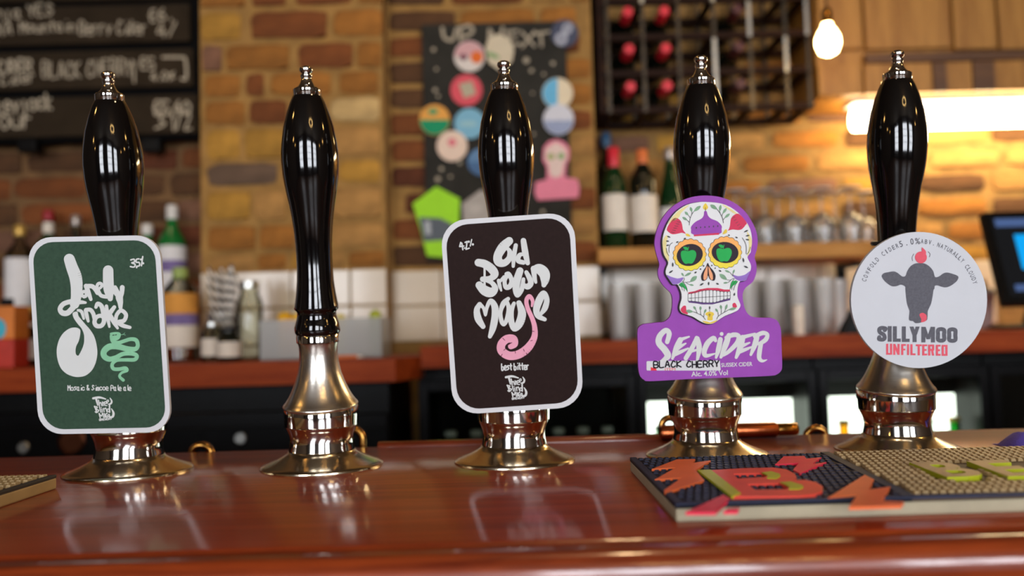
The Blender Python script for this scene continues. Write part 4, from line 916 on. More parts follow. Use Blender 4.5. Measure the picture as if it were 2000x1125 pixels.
# left: black cooler fronts with chrome locks
lc = thing('bottle_cooler', (-1.2, 1.15, 0), 'closed black bottle cooler under the left worktop with chrome locks', 'cooler', 'coolers under the back counter')
MB().box((-2.4, .95, 0), (XJ-.02, YP-.016, ZCL-.051), .004).build('cabinet', m_blackp, lc)
for a, b in ((-120, 236), (242, 600), (606, 760)):
    xa, xb = PX(a, 850, .94).x, PX(b, 850, .94).x; d = MB().box((xa, .925, .3), (xb, .949, PX(a, 800, .94).z-.01), .004).build('door', M('black_satin', (12, 12, 13), .3, var=.2, spec=.12), lc)
    MB().box((xa+.01, .917, PX(a, 843, .94).z), (xb-.01, .9249, PX(a, 838, .94).z), .0015).build('trim_strip', m_blackp, d)
for px, py in ((47, 874), (470, 856)):
    p = PX(px, py, .925); k = MB().lathe([(.0128, 0), (.0128, .003), (.011, .005), (.006, .005), (.006, .0035), (0, .0035)], p, (0, -1, 0), 20).build('lock', m_steel, lc, smooth=40)
p = PX(140, 862, .925); MB().lathe([(.03, 0), (.03, .002), (.026, .0045), (.024, .0015), (0, .0012)], p, (0, -1, 0), 24).build('finger_pull', M('pull_bronze', (90, 52, 34), .35, 1), lc, smooth=40)

# ---------------------------------------------------------------- bottles (lathe kit)
def bottle(name, loc, prof, label, group, glass, cap=None, lab=None, parts=(), cat='bottle', axis=(0, 0, 1), n=24):
    """prof: (r,h) outline; cap: (r,h0,h1,mat); lab: list of (r,h0,h1,mat)"""
    t = thing(name, loc, label, cat, group)
    MB().lathe(prof, loc, axis, n).build('body', glass, t, smooth=45)
    if cap: r, a, b, m = cap; MB().lathe([(r*.92, a), (r, a+.002), (r, b-.003), (r*.86, b)], loc, axis, n).build('cap', m, t, smooth=45)
    for r, a, b, m in (lab or []): MB().lathe([(r-.0006, a-.0004), (r, a), (r, b), (r-.0006, b+.0004)], loc, axis, n, closed=False).build('label', m, t, smooth=45)
    return t
def wine_prof(h=.3, r=.037, sh=.19, neck=.0145): return [(r*.9, 0), (r, .004), (r, sh), (r*.97, sh+.012), (r*.75, sh+.032), (neck*1.3, sh+.052), (neck, sh+.066), (neck, h-.012), (neck*1.12, h-.01), (neck*1.12, h-.003), (neck, h)]
g_dark = M('bottle_dark', (14, 18, 12), .06, var=.05, coat=.3); g_green = GLASS('glass_green', (70, 160, 84), .04); g_dgreen = M('glass_darkgreen', (14, 46, 20), .06, var=.1, coat=.3)
g_clear = GLASS('glass_bottle', (222, 222, 208), .04, 1.3); g_amber = GLASS('glass_amber', (226, 180, 70), .04)
l_cream = M('label_cream', (226, 216, 200), .7, spec=.12, var=.05, scale=30); l_white = M('label_white', (222, 220, 218), .7, spec=.12, var=.04, scale=30); l_orange = M('label_orange', (214, 150, 70), .7, spec=.12, var=.15, scale=30); l_purple = M('label_purple', (120, 104, 150), .7, spec=.12, var=.2)
g_gin = M('gin_green', (26, 104, 44), .06, var=.15, scale=20, coat=.3)
l_black = M('label_black', (24, 24, 26), .7, spec=.12)
c_red = M('cap_red', (206, 34, 52), .4, var=.05); c_or = M('cap_orange', (214, 112, 56), .45, var=.05); c_gold = M('cap_gold', (206, 166, 84), .35, .4, .1); c_white = M('cap_white', (216, 212, 204), .5); c_crim = M('cap_crimson', (150, 28, 40), .45)
def bot_at(px, ybase, Y, z): p = PX(px, ybase, Y); return Vector((p.x, Y, z))
ZS = PX(1400, 484, 1.45).z                  # top of the pine shelf
# pine shelf in the alcove
sx0, sx1 = PX(1168, 500, 1.37).x, PX(1706, 500, 1.37).x
sh = thing('wall_shelf', (sx0+.3, 1.5, ZS-.05), 'thick pale pine shelf with wine bottles and upturned glasses', 'shelf')
MB().box((sx0, 1.37, ZS-.042), (sx1, YR-.024, ZS), .003).build('board', m_pine, sh)
for px in (1150, 1640):
    x = max(PX(px, 500, 1.6).x, sx0+.012); MB().box((x, 1.5, ZS-.06), (x+.025, YR-.024, ZS-.0425)).box((x, YR-.04, ZS-.16), (x+.025, YR-.024, ZS-.06)).build('bracket', m_blackp, sh)
WB = 'wine bottles on the pine shelf'
b1_ = bot_at(1204, 480, 1.5, ZS); bottle('wine_bottle', b1_, wine_prof(.305), 'wine bottle with bright red capsule and white label on pine shelf', WB, g_dgreen, (.0172, .235, .306, c_red), [(.0378, .06, .165, l_cream)])
b2_ = bot_at(1260, 480, 1.47, ZS); bottle('wine_bottle', b2_, wine_prof(.29, .039), 'wine bottle with orange capsule and cream label on pine shelf', WB, g_dark, (.0165, .225, .291, c_or), [(.0397, .05, .155, l_cream)])
b3_ = bot_at(1314, 480, 1.52, ZS); bottle('wine_bottle', b3_, [(.034, 0), (.037, .004), (.037, .12), (.034, .16), (.024, .21), (.016, .25), (.014, .29), (.0155, .293), (.0155, .303), (.014, .306)], 'sloping shouldered wine bottle with silver top beside black pump handle', WB, g_dgreen, (.0165, .27, .307, M('cap_silver', (170, 160, 152), .35, .6)), [(.0378, .045, .125, l_white)])
b4_ = bot_at(1190, 470, 1.59, ZS); bottle('wine_bottle', b4_, wine_prof(.37, .034, .24, .013), 'tall dark wine bottle with blue cap behind the red capped bottle', WB, g_dark, (.0155, .33, .372, M('cap_blue', (40, 84, 120), .4)))
# upturned wine glasses
gt = None; GX = [(1440, 1.42), (1496, 1.425), (1552, 1.42), (1608, 1.425), (1664, 1.42), (1466, 1.51), (1522, 1.515), (1578, 1.51), (1634, 1.515), (1690, 1.51)]
bowl = [(.031, 0), (.0335, .02), (.0355, .045), (.034, .062), (.027, .075), (.014, .084), (.004, .088), (.0035, .0865), (.012, .0825), (.0255, .0735), (.0325, .061), (.034, .045), (.032, .02), (.0298, 0)]
ORD = 'first second third fourth fifth sixth seventh eighth ninth tenth eleventh twelfth'.split()
GLAB = lambda i: 'upturned wine glass on the pine shelf, %s row, %s from the left' % (('front', ORD[i]) if i < 5 else ('rear', ORD[i-5]))
for i, (px, Y) in enumerate(GX):
    loc = bot_at(px, 482, Y, ZS)
    if gt is None:
        gt = thing('wine_glass', loc, GLAB(0), 'wine glass', 'upturned wine glasses on the pine shelf')
        e = MB().lathe(bowl+[bowl[0]], loc, n=20, closed=False); e.build('bowl', m_glass, gt, smooth=60)
        MB().lathe([(.004, .0882), (.0034, .1), (.0032, .13), (.0045, .146), (.007, .15)], loc, n=12).build('stem', m_glass, gt, smooth=60)
        MB().lathe([(.007, .1502), (.02, .1525), (.032, .1545), (.0325, .156), (.0315, .1572), (0, .158)], loc, n=24).build('foot', m_foot_glint, gt, smooth=40)
    else: copy_tree(gt, loc, GLAB(i))
# tumblers standing on the right worktop
tp = None; TLAB = lambda k: 'straight beer glass under the pine shelf, %s row, %s from the left' % (('front', 'rear')[k % 2], ORD[k//2])
for k in range(24):
    row = k % 2; px = 1212+(k//2)*50+row*25; Y = 1.3+.09*row; loc = Vector((PX(px, 640, Y).x, Y, ZCR))
    if px > 1655: continue
    if tp is None:
        tp = thing('tumbler', loc, TLAB(0), 'glass', 'beer glasses under the pine shelf')
        MB().lathe([(.024, 0), (.026, .003), (.0315, .145), (.0318, .147), (.03, .147), (.0245, .012), (0, .01)], loc, n=20).build('glass_body', m_tglass, tp, smooth=50)
    else: copy_tree(tp, loc, TLAB(k))
pp = PX(1560, 655, 1.2); t = thing('candle', (pp.x, 1.2, ZCR), 'tall white cylindrical candle standing before the beer glasses', 'candle')
MB().lathe([(.013, 0), (.0135, .002), (.0135, .072), (.012, .075), (.004, .073)], (pp.x, 1.2, ZCR), n=16).build('wax', M('wax', (226, 216, 198), .6), t, smooth=40)
MB().lathe([(.001, .073), (.001, .083), (.0004, .084)], (pp.x, 1.2, ZCR), n=6).build('wick', m_blackm, t)
pp = PX(1668, 655, 1.15); t = thing('card_reader', (pp.x, 1.15, ZCR), 'small black device leaning on the worktop left of the round clip', 'card reader')
MB().prism([[(pp.x-.03, 1.13, ZCR), (pp.x+.03, 1.13, ZCR), (pp.x+.03, 1.13, ZCR+.05), (pp.x+.005, 1.13, ZCR+.06), (pp.x-.02, 1.13, ZCR+.02)]], (0, .05, 0)).build('casing', m_blackp, t)
MB().box((pp.x+.004, 1.1285, ZCR+.018), (pp.x+.024, 1.1299, ZCR+.04)).build('keypad', M('grey_keys', (70, 70, 74), .5), t)

# ---------------------------------------------------------------- wine rack
RY0, RY1 = 1.44, 1.63; cw = 71*MPP(RY0); rx = PX(1187, 100, RY0).x; rz = PX(1258, 212, RY0).z; rh = 73.5*MPP(RY0)
rk = thing('wine_rack', (rx+3*cw, 1.53, rz), 'dark wooden wine rack with galvanised strips high in the alcove', 'wine rack')
NC, NR = 6, 4; lastw = .62
xsr = [rx+cw*k for k in range(NC)]+[rx+cw*(NC-1+lastw)]
MB().box((rx-.03, RY0-.01, rz-.012), (rx-.012, RY1, rz+NR*rh), .002).build('side_board', m_rackwood, rk)
for r in range(NR+1):
    for Y in (RY0, RY1-.025): MB().box((rx-.012, Y, rz+r*rh-.012), (xsr[-1]+.012, Y+.02, rz+r*rh+.008), .002).build('rail', m_rackwood, rk)
m_strip = M('dull_strip', (66, 60, 52), .38, .9, .5, 14)
for x in xsr:
    for r in range(NR):
        MB().box((x-.0055, RY0-.0015, rz+r*rh-.01), (x+.0055, RY0-.0002, rz+(r+1)*rh-.012)).build('strip', m_steel if random.random() < .3 else m_strip, rk)
        MB().box((x-.0055, RY1-.004, rz+r*rh-.01), (x+.0055, RY1-.0026, rz+(r+1)*rh-.012)).build('strip', m_strip, rk)
    for r in range(NR+1): MB().box((x-.009, RY0+.02, rz+r*rh-.01), (x+.009, RY1-.025, rz+r*rh+.006)).build('cross_bar', m_rackwood, rk)
RL = {(0, 0): 'bottom', (0, 1): 'middle', (0, 2): 'top'}
c_dim = M('cap_dark_red', (70, 24, 26), .5)
pf = [(.033, 0), (.036, .004), (.036, .12), (.03, .15), (.016, .175), (.0145, .2), (.0145, .262), (.0135, .266)]
rownm = ['bottom', 'middle', 'top', 'uppermost']
for cidx, nm, capm in ((0, 'left', c_red), (1, 'second', c_red), (3, 'fourth', c_dim)):
    for r in range(3):
        loc = Vector((rx+cw*(cidx+.5), RY1+.01, rz+r*rh+.008+.037)); col = 'red' if capm is c_red else 'dull maroon'
        t = thing('wine_bottle', loc, 'wine bottle end with %s capsule, %s row of the rack, %s column' % (col, rownm[r], nm), 'bottle', 'wine bottles lying in the rack')
        MB().lathe(pf, loc, (0, -1, 0), 20).build('body', g_dark, t, smooth=45)
        MB().lathe([(.0152, .2), (.0152, .264), (.014, .268), (0, .2685)], loc, (0, -1, 0), 20).build('capsule', capm, t, smooth=45)

# ---------------------------------------------------------------- upper cupboard, light strip and pendant bulb on the right
CY = 1.42; cz0 = PX(1800, 181, CY).z; cx0, cx1 = PX(1600, 100, CY).x, 2.2
m_gold = WOOD('golden_ply', (136, 88, 28), (172, 122, 54), .45, .0, (14, 14, 1.2), 3, .04); m_goldd = WOOD('cupboard_frame', (74, 44, 18), (100, 64, 30), .5, 0, (1.2, 14, 14), 3)
uc = thing('wall_cupboard', (1.5, 1.5, cz0), 'golden plywood wall cupboard above the light strip', 'cupboard')
MB().box((cx0, CY+.02, cz0), (cx1, YR-.024, 2.7), .002).build('carcass', m_gold, uc)
for a, b in ((1600, 1684), (1690, 1858), (1864, 1946), (1952, 2120)):
    MB().box((PX(a, 60, CY).x, CY, PX(a, 96, CY).z), (PX(b, 60, CY).x, CY+.0195, 2.7), .002).build('door', m_gold, uc)
for a, b in ((1600, 1684), (1690, 1822), (1850, 1900), (1944, 2120)):
    MB().box((PX(a, 140, CY).x, CY+.004, cz0+.001), (PX(b, 140, CY).x, CY+.0195, PX(1850, 120, CY).z), .002).build('lower_panel', m_gold, uc)
for a, b in ((1823, 1849), (1901, 1943)): MB().box((PX(a, 140, CY).x, CY-.001, cz0+.001), (PX(b, 140, CY).x, CY+.0195, PX(1850, 121, CY).z), .002).build('stile', m_goldd, uc)
MB().box((PX(1690, 110, CY).x, CY-.004, PX(1850, 120, CY).z), (cx1, CY+.0195, PX(1850, 101, CY).z), .003).build('rail', m_goldd, uc)
LY = 1.5; ls = thing('light_strip', (1.4, LY, cz0-.09), 'glowing white light strip fixed under the golden cupboard', 'light')
lx0 = PX(1664, 215, LY).x; lx1 = 2.15
MB().box((lx0-.01, LY-.035, cz0-.012), (lx1, LY+.035, cz0-.0005), .002).build('housing', m_white, ls)
MB().lathe([(.02, 0), (.036, .006), (.036, lx1-lx0-.006), (.02, lx1-lx0)], (lx0, LY, cz0-.05), (1, 0, 0), 16).build('tube', EM('led_glow', (255, 226, 170), STRIP_STRENGTH), ls, smooth=60)
def pendant(loc, ztop, label, strength, r=.03, nm='led_bulb', rgb=(255, 196, 110)):
    t = thing('pendant_bulb', loc, label, 'light', 'hanging filament bulbs')
    MB().lathe([(r*.3, -r*1.25), (r*.75, -r*1.0), (r, -r*.3), (r*.97, r*.25), (r*.7, r*.85), (r*.42, r*1.25), (r*.4, r*1.5)], loc, n=20).build('bulb', EM(nm, rgb, strength), t, smooth=60)
    MB().lathe([(r*.45, r*1.5), (r*.45, r*2.6), (r*.2, r*2.9)], loc, n=12).build('holder', m_brass, t, smooth=40)
    MB().tube([loc+Vector((0, 0, r*2.8)), Vector((loc.x, loc.y, ztop))], .0025, 6).build('cord', m_blackp, t)
    return t
pendant(PX(1617, 80, 1.2), 3.1, 'glowing bare bulb hanging beside the wine rack', 30, .03, 'bulb_near', (255, 214, 140))
# bulbs and ring lamp over the drinkers' side (seen in the chrome)
for i, (x, y, z) in enumerate(((-2.4, -1.6, 2.15), (-1.5, -.5, 2.2), (2.2, -1.0, 2.15), (1.5, -.3, 2.25), (3.0, -2.4, 2.2), (-3.2, -3.0, 2.2))):
    pendant(Vector((x, y, z)), 3.1, ['warm bulb over the left of the drinkers side', 'warm bulb over the bar left end', 'warm bulb over the right of the drinkers side', 'warm bulb over the bar right end', 'warm bulb near the right wall', 'warm bulb near the left wall'][i], BULB_STRENGTH, .035, 'bulb_room')
rl = thing('ring_lamp', (.8, -2.4, 2.75), 'ring shaped ceiling lamp of small warm bulbs', 'light'); e = MB(); RC = Vector((.8, -2.4, 2.75)); R_ = .32
e.tube([RC+Vector((R_*math.cos(math.radians(15*k)), R_*math.sin(math.radians(15*k)), 0)) for k in range(25)], .012, 8).build('hoop', m_blackp, rl, smooth=60)
for k in range(3):
    a = math.radians(120*k); e = MB().tube([RC+Vector((R_*math.cos(a), R_*math.sin(a), .01)), RC+Vector((0, 0, .35))], .003, 6); e.build('chain', m_blackp, rl)
for k in range(14):
    a = 2*math.pi*k/14; MB().lathe([(.008, -.03), (.02, -.02), (.022, 0), (.01, .02)], RC+Vector((R_*math.cos(a), R_*math.sin(a), -.03)), n=10).build('bulb', EM('ring_bulb', (255, 206, 130), BULB_STRENGTH), rl, smooth=60)

# ---------------------------------------------------------------- coolers under the right worktop
def cooler(a, b, lit, label):
    Y = 1.08; x0, x1 = PX(a, 800, Y).x, PX(b, 800, Y).x; z1 = ZCR-.0515; t = thing('bottle_cooler', ((x0+x1)/2, 1.3, 0), label, 'cooler', 'coolers under the back counter')
    e = MB(); e.box((x0, Y+.03, .1), (x0+.02, YC-.02, z1)); e.box((x1-.02, Y+.03, .1), (x1, YC-.02, z1)); e.box((x0+.02, YC-.04, .1), (x1-.02, YC-.02, z1)); e.box((x0+.02, Y+.03, z1-.04), (x1-.02, YC-.04, z1)); e.box((x0+.02, Y+.03, .1), (x1-.02, YC-.04, .14)); e.build('shell', m_blackp, t)
    zb, zt = .25, z1-.03; f = .022
    MB().box((x0, Y, zb), (x0+f, Y+.028, zt), .002).box((x1-f, Y, zb), (x1, Y+.028, zt), .002).box((x0+f, Y, zt-f*1.2), (x1-f, Y+.028, zt), .002).box((x0+f, Y, zb), (x1-f, Y+.028, zb+f), .002).build('door_frame', M('black_satin', (12, 12, 13), .3, var=.2, spec=.12), t)
    MB().box((x0+f, Y+.008, zb+f), (x1-f, Y+.013, zt-f*1.2)).build('door_glass', GLASS('cooler_glass', (225, 232, 228), .01, .6), t)
    MB().box((x0+.02, Y+.05, .62), (x1-.02, YC-.05, .63)).build('shelf', m_steel, t)
    if lit:
        za, zb_ = PX((a+b)/2, 850, 1.2).z-.12, PX((a+b)/2, lit, 1.2).z
        MB().box((x0+.021, 1.2, za), (x1-.021, 1.21, zb_)).build('wall_glow', EM('cooler_glow', (255, 255, 244), PANEL_STRENGTH), t)  # added glowing sheet, stands in for the overexposed inside wall
    MB().box((x0+f, Y+.035, .8), (x1-f, 1.198, .806)).build('shelf', m_steel, t)
    return t
cooler(818, 1032, 0, 'unlit glass fronted bottle cooler behind the dark brown clip'); cooler(1035, 1244, 0, 'unlit glass fronted bottle cooler left of the skull clip pump')
cooler(1247, 1598, 782, 'lit glass fronted bottle cooler behind the skull clip pump'); cooler(1602, 1936, 772, 'lit glass fronted bottle cooler behind the round clip pump'); cooler(1940, 2190, 0, 'unlit bottle cooler at the far right under the till')
fb = [(.026, 0), (.028, .004), (.028, .1), (.024, .125), (.013, .15), (.0125, .185), (.014, .187), (.014, .193)]
for px, Y, g, nm, cp in ((1289, 1.15, g_green, 'bright green beer bottle in the lit cooler left of the skull clip pump', c_white), (1648, 1.15, g_amber, 'yellow bottle in the lit cooler left of the round clip pump', c_gold),
        (1694, 1.15, g_amber, 'second yellow bottle in the lit cooler, nearer the round clip pump', c_gold), (1812, 1.15, g_green, 'green bottle in the lit cooler right of the round clip pump', c_gold), (1864, 1.15, g_green, 'green bottle second from left in the lit cooler right of the round clip pump', c_gold),
        (880, 1.15, g_clear, 'pale bottle standing in the unlit cooler at its left end', c_white), (930, 1.15, g_clear, 'pale bottle second from left in the unlit cooler', c_white), (1090, 1.15, g_clear, 'pale bottle in the unlit cooler right of the brown clip', c_white), (1138, 1.15, g_clear, 'pale bottle in the unlit cooler nearest the skull clip', c_white), (1186, 1.15, g_dgreen, 'dark green bottle in the unlit cooler beside its right frame', c_white)):
    loc = Vector((PX(px, 830, Y).x, Y, .8062)); bottle('beer_bottle', loc, fb, nm, 'bottles in the coolers', g, (.0145, .182, .195, cp), [(.0285, .03, .085, l_white)], n=16)

# ---------------------------------------------------------------- till screen on the right
sc_ = thing('till_screen', (PX(1990, 640, 1.05).x, 1.1, ZCR), 'black till touchscreen with blue tiles at the right edge', 'screen')
TLp, BLp = PX(1920, 415, 1.02), PX(1964, 594, .945)
up = (TLp-BLp); exv = Vector((1, 0, 0)); nrm = up.cross(exv).normalized()
if nrm.y > 0: nrm = -nrm
Wd = .3
def sq(u0, u1, v0, v1, lift, name, mat, th=.012, par=sc_):
    P = [BLp+exv*(Wd*u)+up*v+nrm*lift for u, v in ((u0, v0), (u1, v0), (u1, v1), (u0, v1))]; return MB().prism([P], -nrm*th).build(name, mat, par)
sq(0, 1, 0, 1, 0, 'casing', m_blackp, .022)
dp = sq(.05, .95, .08, .94, .0008, 'display', EM('screen_dark', (40, 40, 42), .5), .0007)
sq(.07, .95, .83, .92, .0014, 'header_bar', EM('screen_bar', (86, 110, 160), .8), .0005, dp); sq(.19, .95, .36, .74, .0014, 'blue_tile', EM('screen_tile', (22, 170, 250), 1.0), .0005, dp); sq(.1, .95, .13, .2, .0014, 'footer_bar', EM('screen_bar', (86, 110, 160), .8), .0005, dp)
foot = BLp+exv*(Wd*.5)
MB().tube([foot+up*.3-nrm*.02, Vector((foot.x, 1.08, ZCR+.05)), Vector((foot.x, 1.1, ZCR+.01))], .018, 10).build('neck', m_blackp, sc_)
MB().lathe([(.08, 0), (.08, .008), (.07, .012)], (foot.x, 1.12, ZCR), n=24).build('foot', m_blackp, sc_, smooth=30)
pp = PX(1916, 650, 1.25); t = thing('takeaway_cup', (pp.x, 1.25, ZCR), 'pale paper cup standing left of the till screen', 'cup')
MB().lathe([(.026, 0), (.036, .09)], (pp.x, 1.25, ZCR), n=20).build('cup_wall', M('paper_rose', (196, 164, 156), .7), t, smooth=40); MB().lathe([(.039, .0902), (.039, .097), (.034, .103), (.033, .106)], (pp.x, 1.25, ZCR), n=20).build('lid', m_white, t, smooth=40)
pp = PX(1912, 650, 1.33); t = thing('card_box', (pp.x, 1.36, ZCR), 'cream cardboard box behind the paper cup by the till', 'box')
MB().box((pp.x-.05, 1.33, ZCR), (pp.x+.03, 1.39, ZCR+.135), .001).build('carton', M('card', (206, 178, 126), .8), t); MB().box((pp.x-.05, 1.329, ZCR+.12), (pp.x+.03, 1.3298, ZCR+.134)).build('flap', M('card_flap', (222, 200, 156), .8), t)

# ---------------------------------------------------------------- badge board
BYD = YC-.03; bd = thing('chalk_board', (PX(970, 500, BYD).x, BYD, PX(970, 505, BYD).z), 'black chalk board headed with chalk capitals and covered in round badges', 'chalk board')
x0, x1 = PX(828, 280, BYD).x, PX(1112, 280, BYD).x; zt = PX(968, 44, BYD).z; zb = PX(968, 506, BYD).z
MB().box((x0, BYD, zb), (x1, BYD+.012, zt), .002).build('board', M('chalk_black', (50, 48, 43), .85, spec=.1, var=.2, scale=12), bd)
m_chalk = M('chalk', (168, 156, 134), .9, var=.1, scale=90)
q = Print((0, BYD, 0), (0, -1, 0)); q.off = .0006; S = q.stroke
S([(864, 55), (868, 74), (884, 78), (892, 56)], 6); S([(898, 54), (900, 80)], 6); S([(898, 56), (916, 50), (924, 60), (912, 70), (900, 70)], 6)
S([(954, 92), (956, 58)], 6); S([(956, 58), (974, 86)], 6); S([(974, 86), (982, 54)], 6); S([(1010, 60), (990, 62)], 5); S([(990, 62), (996, 88)], 5); S([(996, 88), (1016, 86)], 5); S([(993, 75), (1008, 72)], 5)
S([(1018, 62), (1044, 90)], 5); S([(1044, 62), (1020, 92)], 5); S([(1046, 66), (1072, 62)], 5); S([(1056, 64), (1058, 90)], 5)
for x, y, r_ in ((847, 97, 4), (850, 176, 4), (1028, 118, 6), (1080, 124, 4), (1038, 138, 4), (1062, 145, 3), (852, 135, 3), (862, 330, 4), (855, 350, 5), (898, 318, 4), (1042, 262, 3), (1060, 414, 4), (856, 188, 3), (1040, 182, 2.5), (880, 345, 3)): q.dot(x, y, r_)
q.build('chalk_lettering', m_chalk, bd, kind='stuff')
def badge(name, pts, rgb, label, deco=(), thick=.004, lift=.006, smooth=0):
    p = PX(sum(a for a, b in pts)/len(pts), sum(b for a, b in pts)/len(pts), BYD); t = thing(name, (p.x, BYD-lift, p.z), label, 'badge', 'badges on the chalk board')
    q = Print((0, BYD-lift, 0), (0, -1, 0)); q.poly(pts, thick=thick, smooth=smooth).build('disc', M('badge_%d_%d_%d' % rgb, rgb, .5, spec=.12, var=.05), t)
    q.off = .0004
    for i, (dp_, c_) in enumerate(deco): q.poly(dp_).build('motif', M('badge_%d_%d_%d' % c_, c_, .5, spec=.12, var=.05), t); q.off += .0004
    return t
def half(cx, cy, r, a0, a1): return [(cx+r*math.cos(math.radians(a)), cy-r*math.sin(math.radians(a))) for a in range(a0, a1+1, 10)]
ci = lambda x, y, r: ell(x, y, r, r, n=32)
badge('round_badge', ci(917, 110, 30), (216, 206, 196), 'round white badge with a pink top and an orange spot', ((half(917, 110, 29, 0, 180), (206, 160, 160)), (ci(931, 112, 12), (222, 108, 46)), (ell(905, 112, 8, 6), (120, 72, 84))))
badge('shield_badge', [(948, 92), (956, 72), (976, 66), (996, 76), (1004, 98), (1000, 120), (976, 138), (954, 122)], (206, 192, 164), 'cream shield badge with green strokes behind a pump finial', ((ell(962, 108, 14, 5, 20), (132, 160, 110)),), lift=.011)
badge('round_badge', ci(1103, 65, 27), (74, 78, 96), 'slate blue round badge with a pale figure at the top right corner', ((ell(1096, 76, 12, 13, 30), (168, 170, 180)), (ell(1108, 56, 10, 12, 30), (168, 170, 180)), (ci(1096, 76, 4), (74, 78, 96)), (ci(1108, 55, 3.5), (74, 78, 96))))
badge('round_badge', ci(911, 176, 31), (214, 86, 96), 'round coral red badge with a pale green centre', (([(896, 164), (922, 158), (930, 184), (906, 192)], (176, 166, 140)),))
badge('round_badge', ci(1089, 182, 30), (224, 208, 176), 'round badge split into a blue half and a cream half', ((half(1089, 182, 29, 90, 270), (106, 178, 212)),))
badge('round_badge', ci(849, 234, 30), (222, 158, 74), 'round badge with orange top and green bottom', ((half(849, 234, 29, 180, 360), (30, 142, 96)), (ell(846, 218, 10, 6), (76, 150, 100))))
badge('round_badge', ci(917, 241, 30), (124, 176, 198), 'plain light blue round badge left of the middle pump handle', ((ell(914, 242, 18, 6), (150, 190, 196)),))
badge('round_badge', ci(1091, 233, 30), (206, 206, 212), 'round white badge with a lilac lower half under the split badge', ((half(1091, 233, 29, 185, 355), (150, 160, 186)),), lift=.0105)
badge('round_badge', ci(883, 285, 30), (226, 200, 178), 'round cream badge with a small pink heart', ((ell(883, 278, 9, 8), (220, 124, 130)),), lift=.0105)
badge('round_badge', ci(940, 316, 27), (74, 104, 140), 'dark blue round badge half hidden by the middle pump handle', ((half(940, 316, 26, 0, 180), (96, 130, 164)),))
badge('skull_badge', [(1062, 288), (1072, 276), (1086, 272), (1102, 277), (1112, 290), (1112, 308), (1106, 322), (1104, 346), (1128, 350), (1132, 366), (1130, 386), (1050, 391), (1044, 376), (1046, 356), (1068, 350), (1068, 326), (1060, 312)], (224, 130, 150), 'pink skull shaped badge on the right of the chalk board',
      (([(1066, 290), (1086, 277), (1106, 290), (1108, 306), (1101, 322), (1098, 342), (1084, 348), (1074, 342), (1071, 322), (1064, 308)], (222, 196, 184)), (ell(1076, 306, 7, 6), (150, 160, 90)), (ell(1096, 305, 7, 6), (120, 160, 90))))
gbd = badge('hop_badge', [(806, 398), (852, 364), (898, 388), (896, 440), (894, 505), (834, 500), (822, 450)], (158, 220, 44), 'neon green angular badge with a grey band behind the brown clip', (([(818, 424), (860, 426), (888, 440), (890, 468), (828, 472)], (92, 98, 104)), ([(829, 432), (840, 432), (842, 458), (831, 458)], (176, 180, 182))), lift=.009)
badge('hop_badge', [(902, 398), (940, 370), (978, 392), (976, 440), (906, 440)], (168, 160, 150), 'grey angular badge half hidden behind the middle pump handle', ((ell(928, 408, 14, 10), (182, 174, 164)),))

# ---------------------------------------------------------------- slate menu boards on the left
SY = 1.375
sb = thing('menu_holder', (PX(100, 270, SY+.02).x, SY+.03, PX(100, 275, SY).z), 'black backing frame that holds the slate menu boards', 'frame')
MB().box((-1.75, SY+.02, PX(200, 272, SY).z), (PX(388, 130, SY).x, SY+.045, PX(200, -70, SY).z), .003).build('backing', m_blackm, sb)
for px in (55, 296): c = PX(px, 285, SY+.01); MB().box((c.x-.026, SY+.0, c.z-.018), (c.x+.026, SY+.04, c.z+.021), .004).build('bracket', m_blackp, sb)
m_slate = M('slate', (46, 37, 26), .8, spec=.1, var=.25, scale=9)
for (ya, yb, xe, lab_, words) in ((-62, 0, 372, 'uppermost slate menu board cut off by the top of the picture', ()),
        (10, 84, 370, 'slate menu board with chalked berry cider line', (('nja YES', (-8, 36), (108, 30), 22, 4.5), ('XA', (-6, 68), (28, 68), 22, 4.5), ('Mountain', (40, 64), (150, 60), 20, 4.5), ('Berry Cider', (156, 68), (290, 66), 25, 4.5), ('£6.', (292, 42), (340, 40), 22, 5), ('4/', (308, 74), (352, 70), 26, 5))),
        (98, 172, 376, 'slate menu board with the chalked words black cherry', (('CIDER', (-4, 140), (66, 138), 22, 6), ('Cider', (2, 166), (74, 160), 20, 4.5), ('BLACK CHERRY', (84, 152), (264, 146), 30, 4.5), ('|', (255, 160), (268, 160), 40, 5), ('£5', (274, 136), (306, 134), 22, 5), ('4.0%', (296, 158), (344, 156), 16, 4.5))),
        (188, 264, 384, 'lowest slate menu board with large chalked letters and price', (('keyjock', (-6, 222), (108, 212), 30, 6), ('Our', (2, 254), (70, 250), 28, 6), ('£5', (300, 222), (334, 222), 26, 6), ('40', (340, 222), (376, 222), 26, 5.5), ('3', (304, 252), (330, 252), 30, 6), ('1/2', (334, 254), (378, 250), 34, 5)))):
    x1_ = PX(xe, (ya+yb)/2, SY).x; c = PX(200, yb, SY); t = thing('menu_board', (-1.0, SY, c.z), lab_, 'menu board', 'slate menu boards')
    MB().box((-1.72, SY, c.z), (x1_, SY+.0195, PX(200, ya, SY).z), .003).build('slat', m_slate, t)
    q = Print((0, SY, 0), (0, -1, 0)); q.off = .0005
    for w_, a_, b_, h_, s_ in words: q.hand(w_, a_, b_, h_, s_*.72, .08)
    if ya == 98: q.stroke([(318, 112), (352, 112), (362, 116), (364, 152), (354, 154)], 5)
    if words: q.build('chalk_writing', m_chalk, t, kind='stuff')

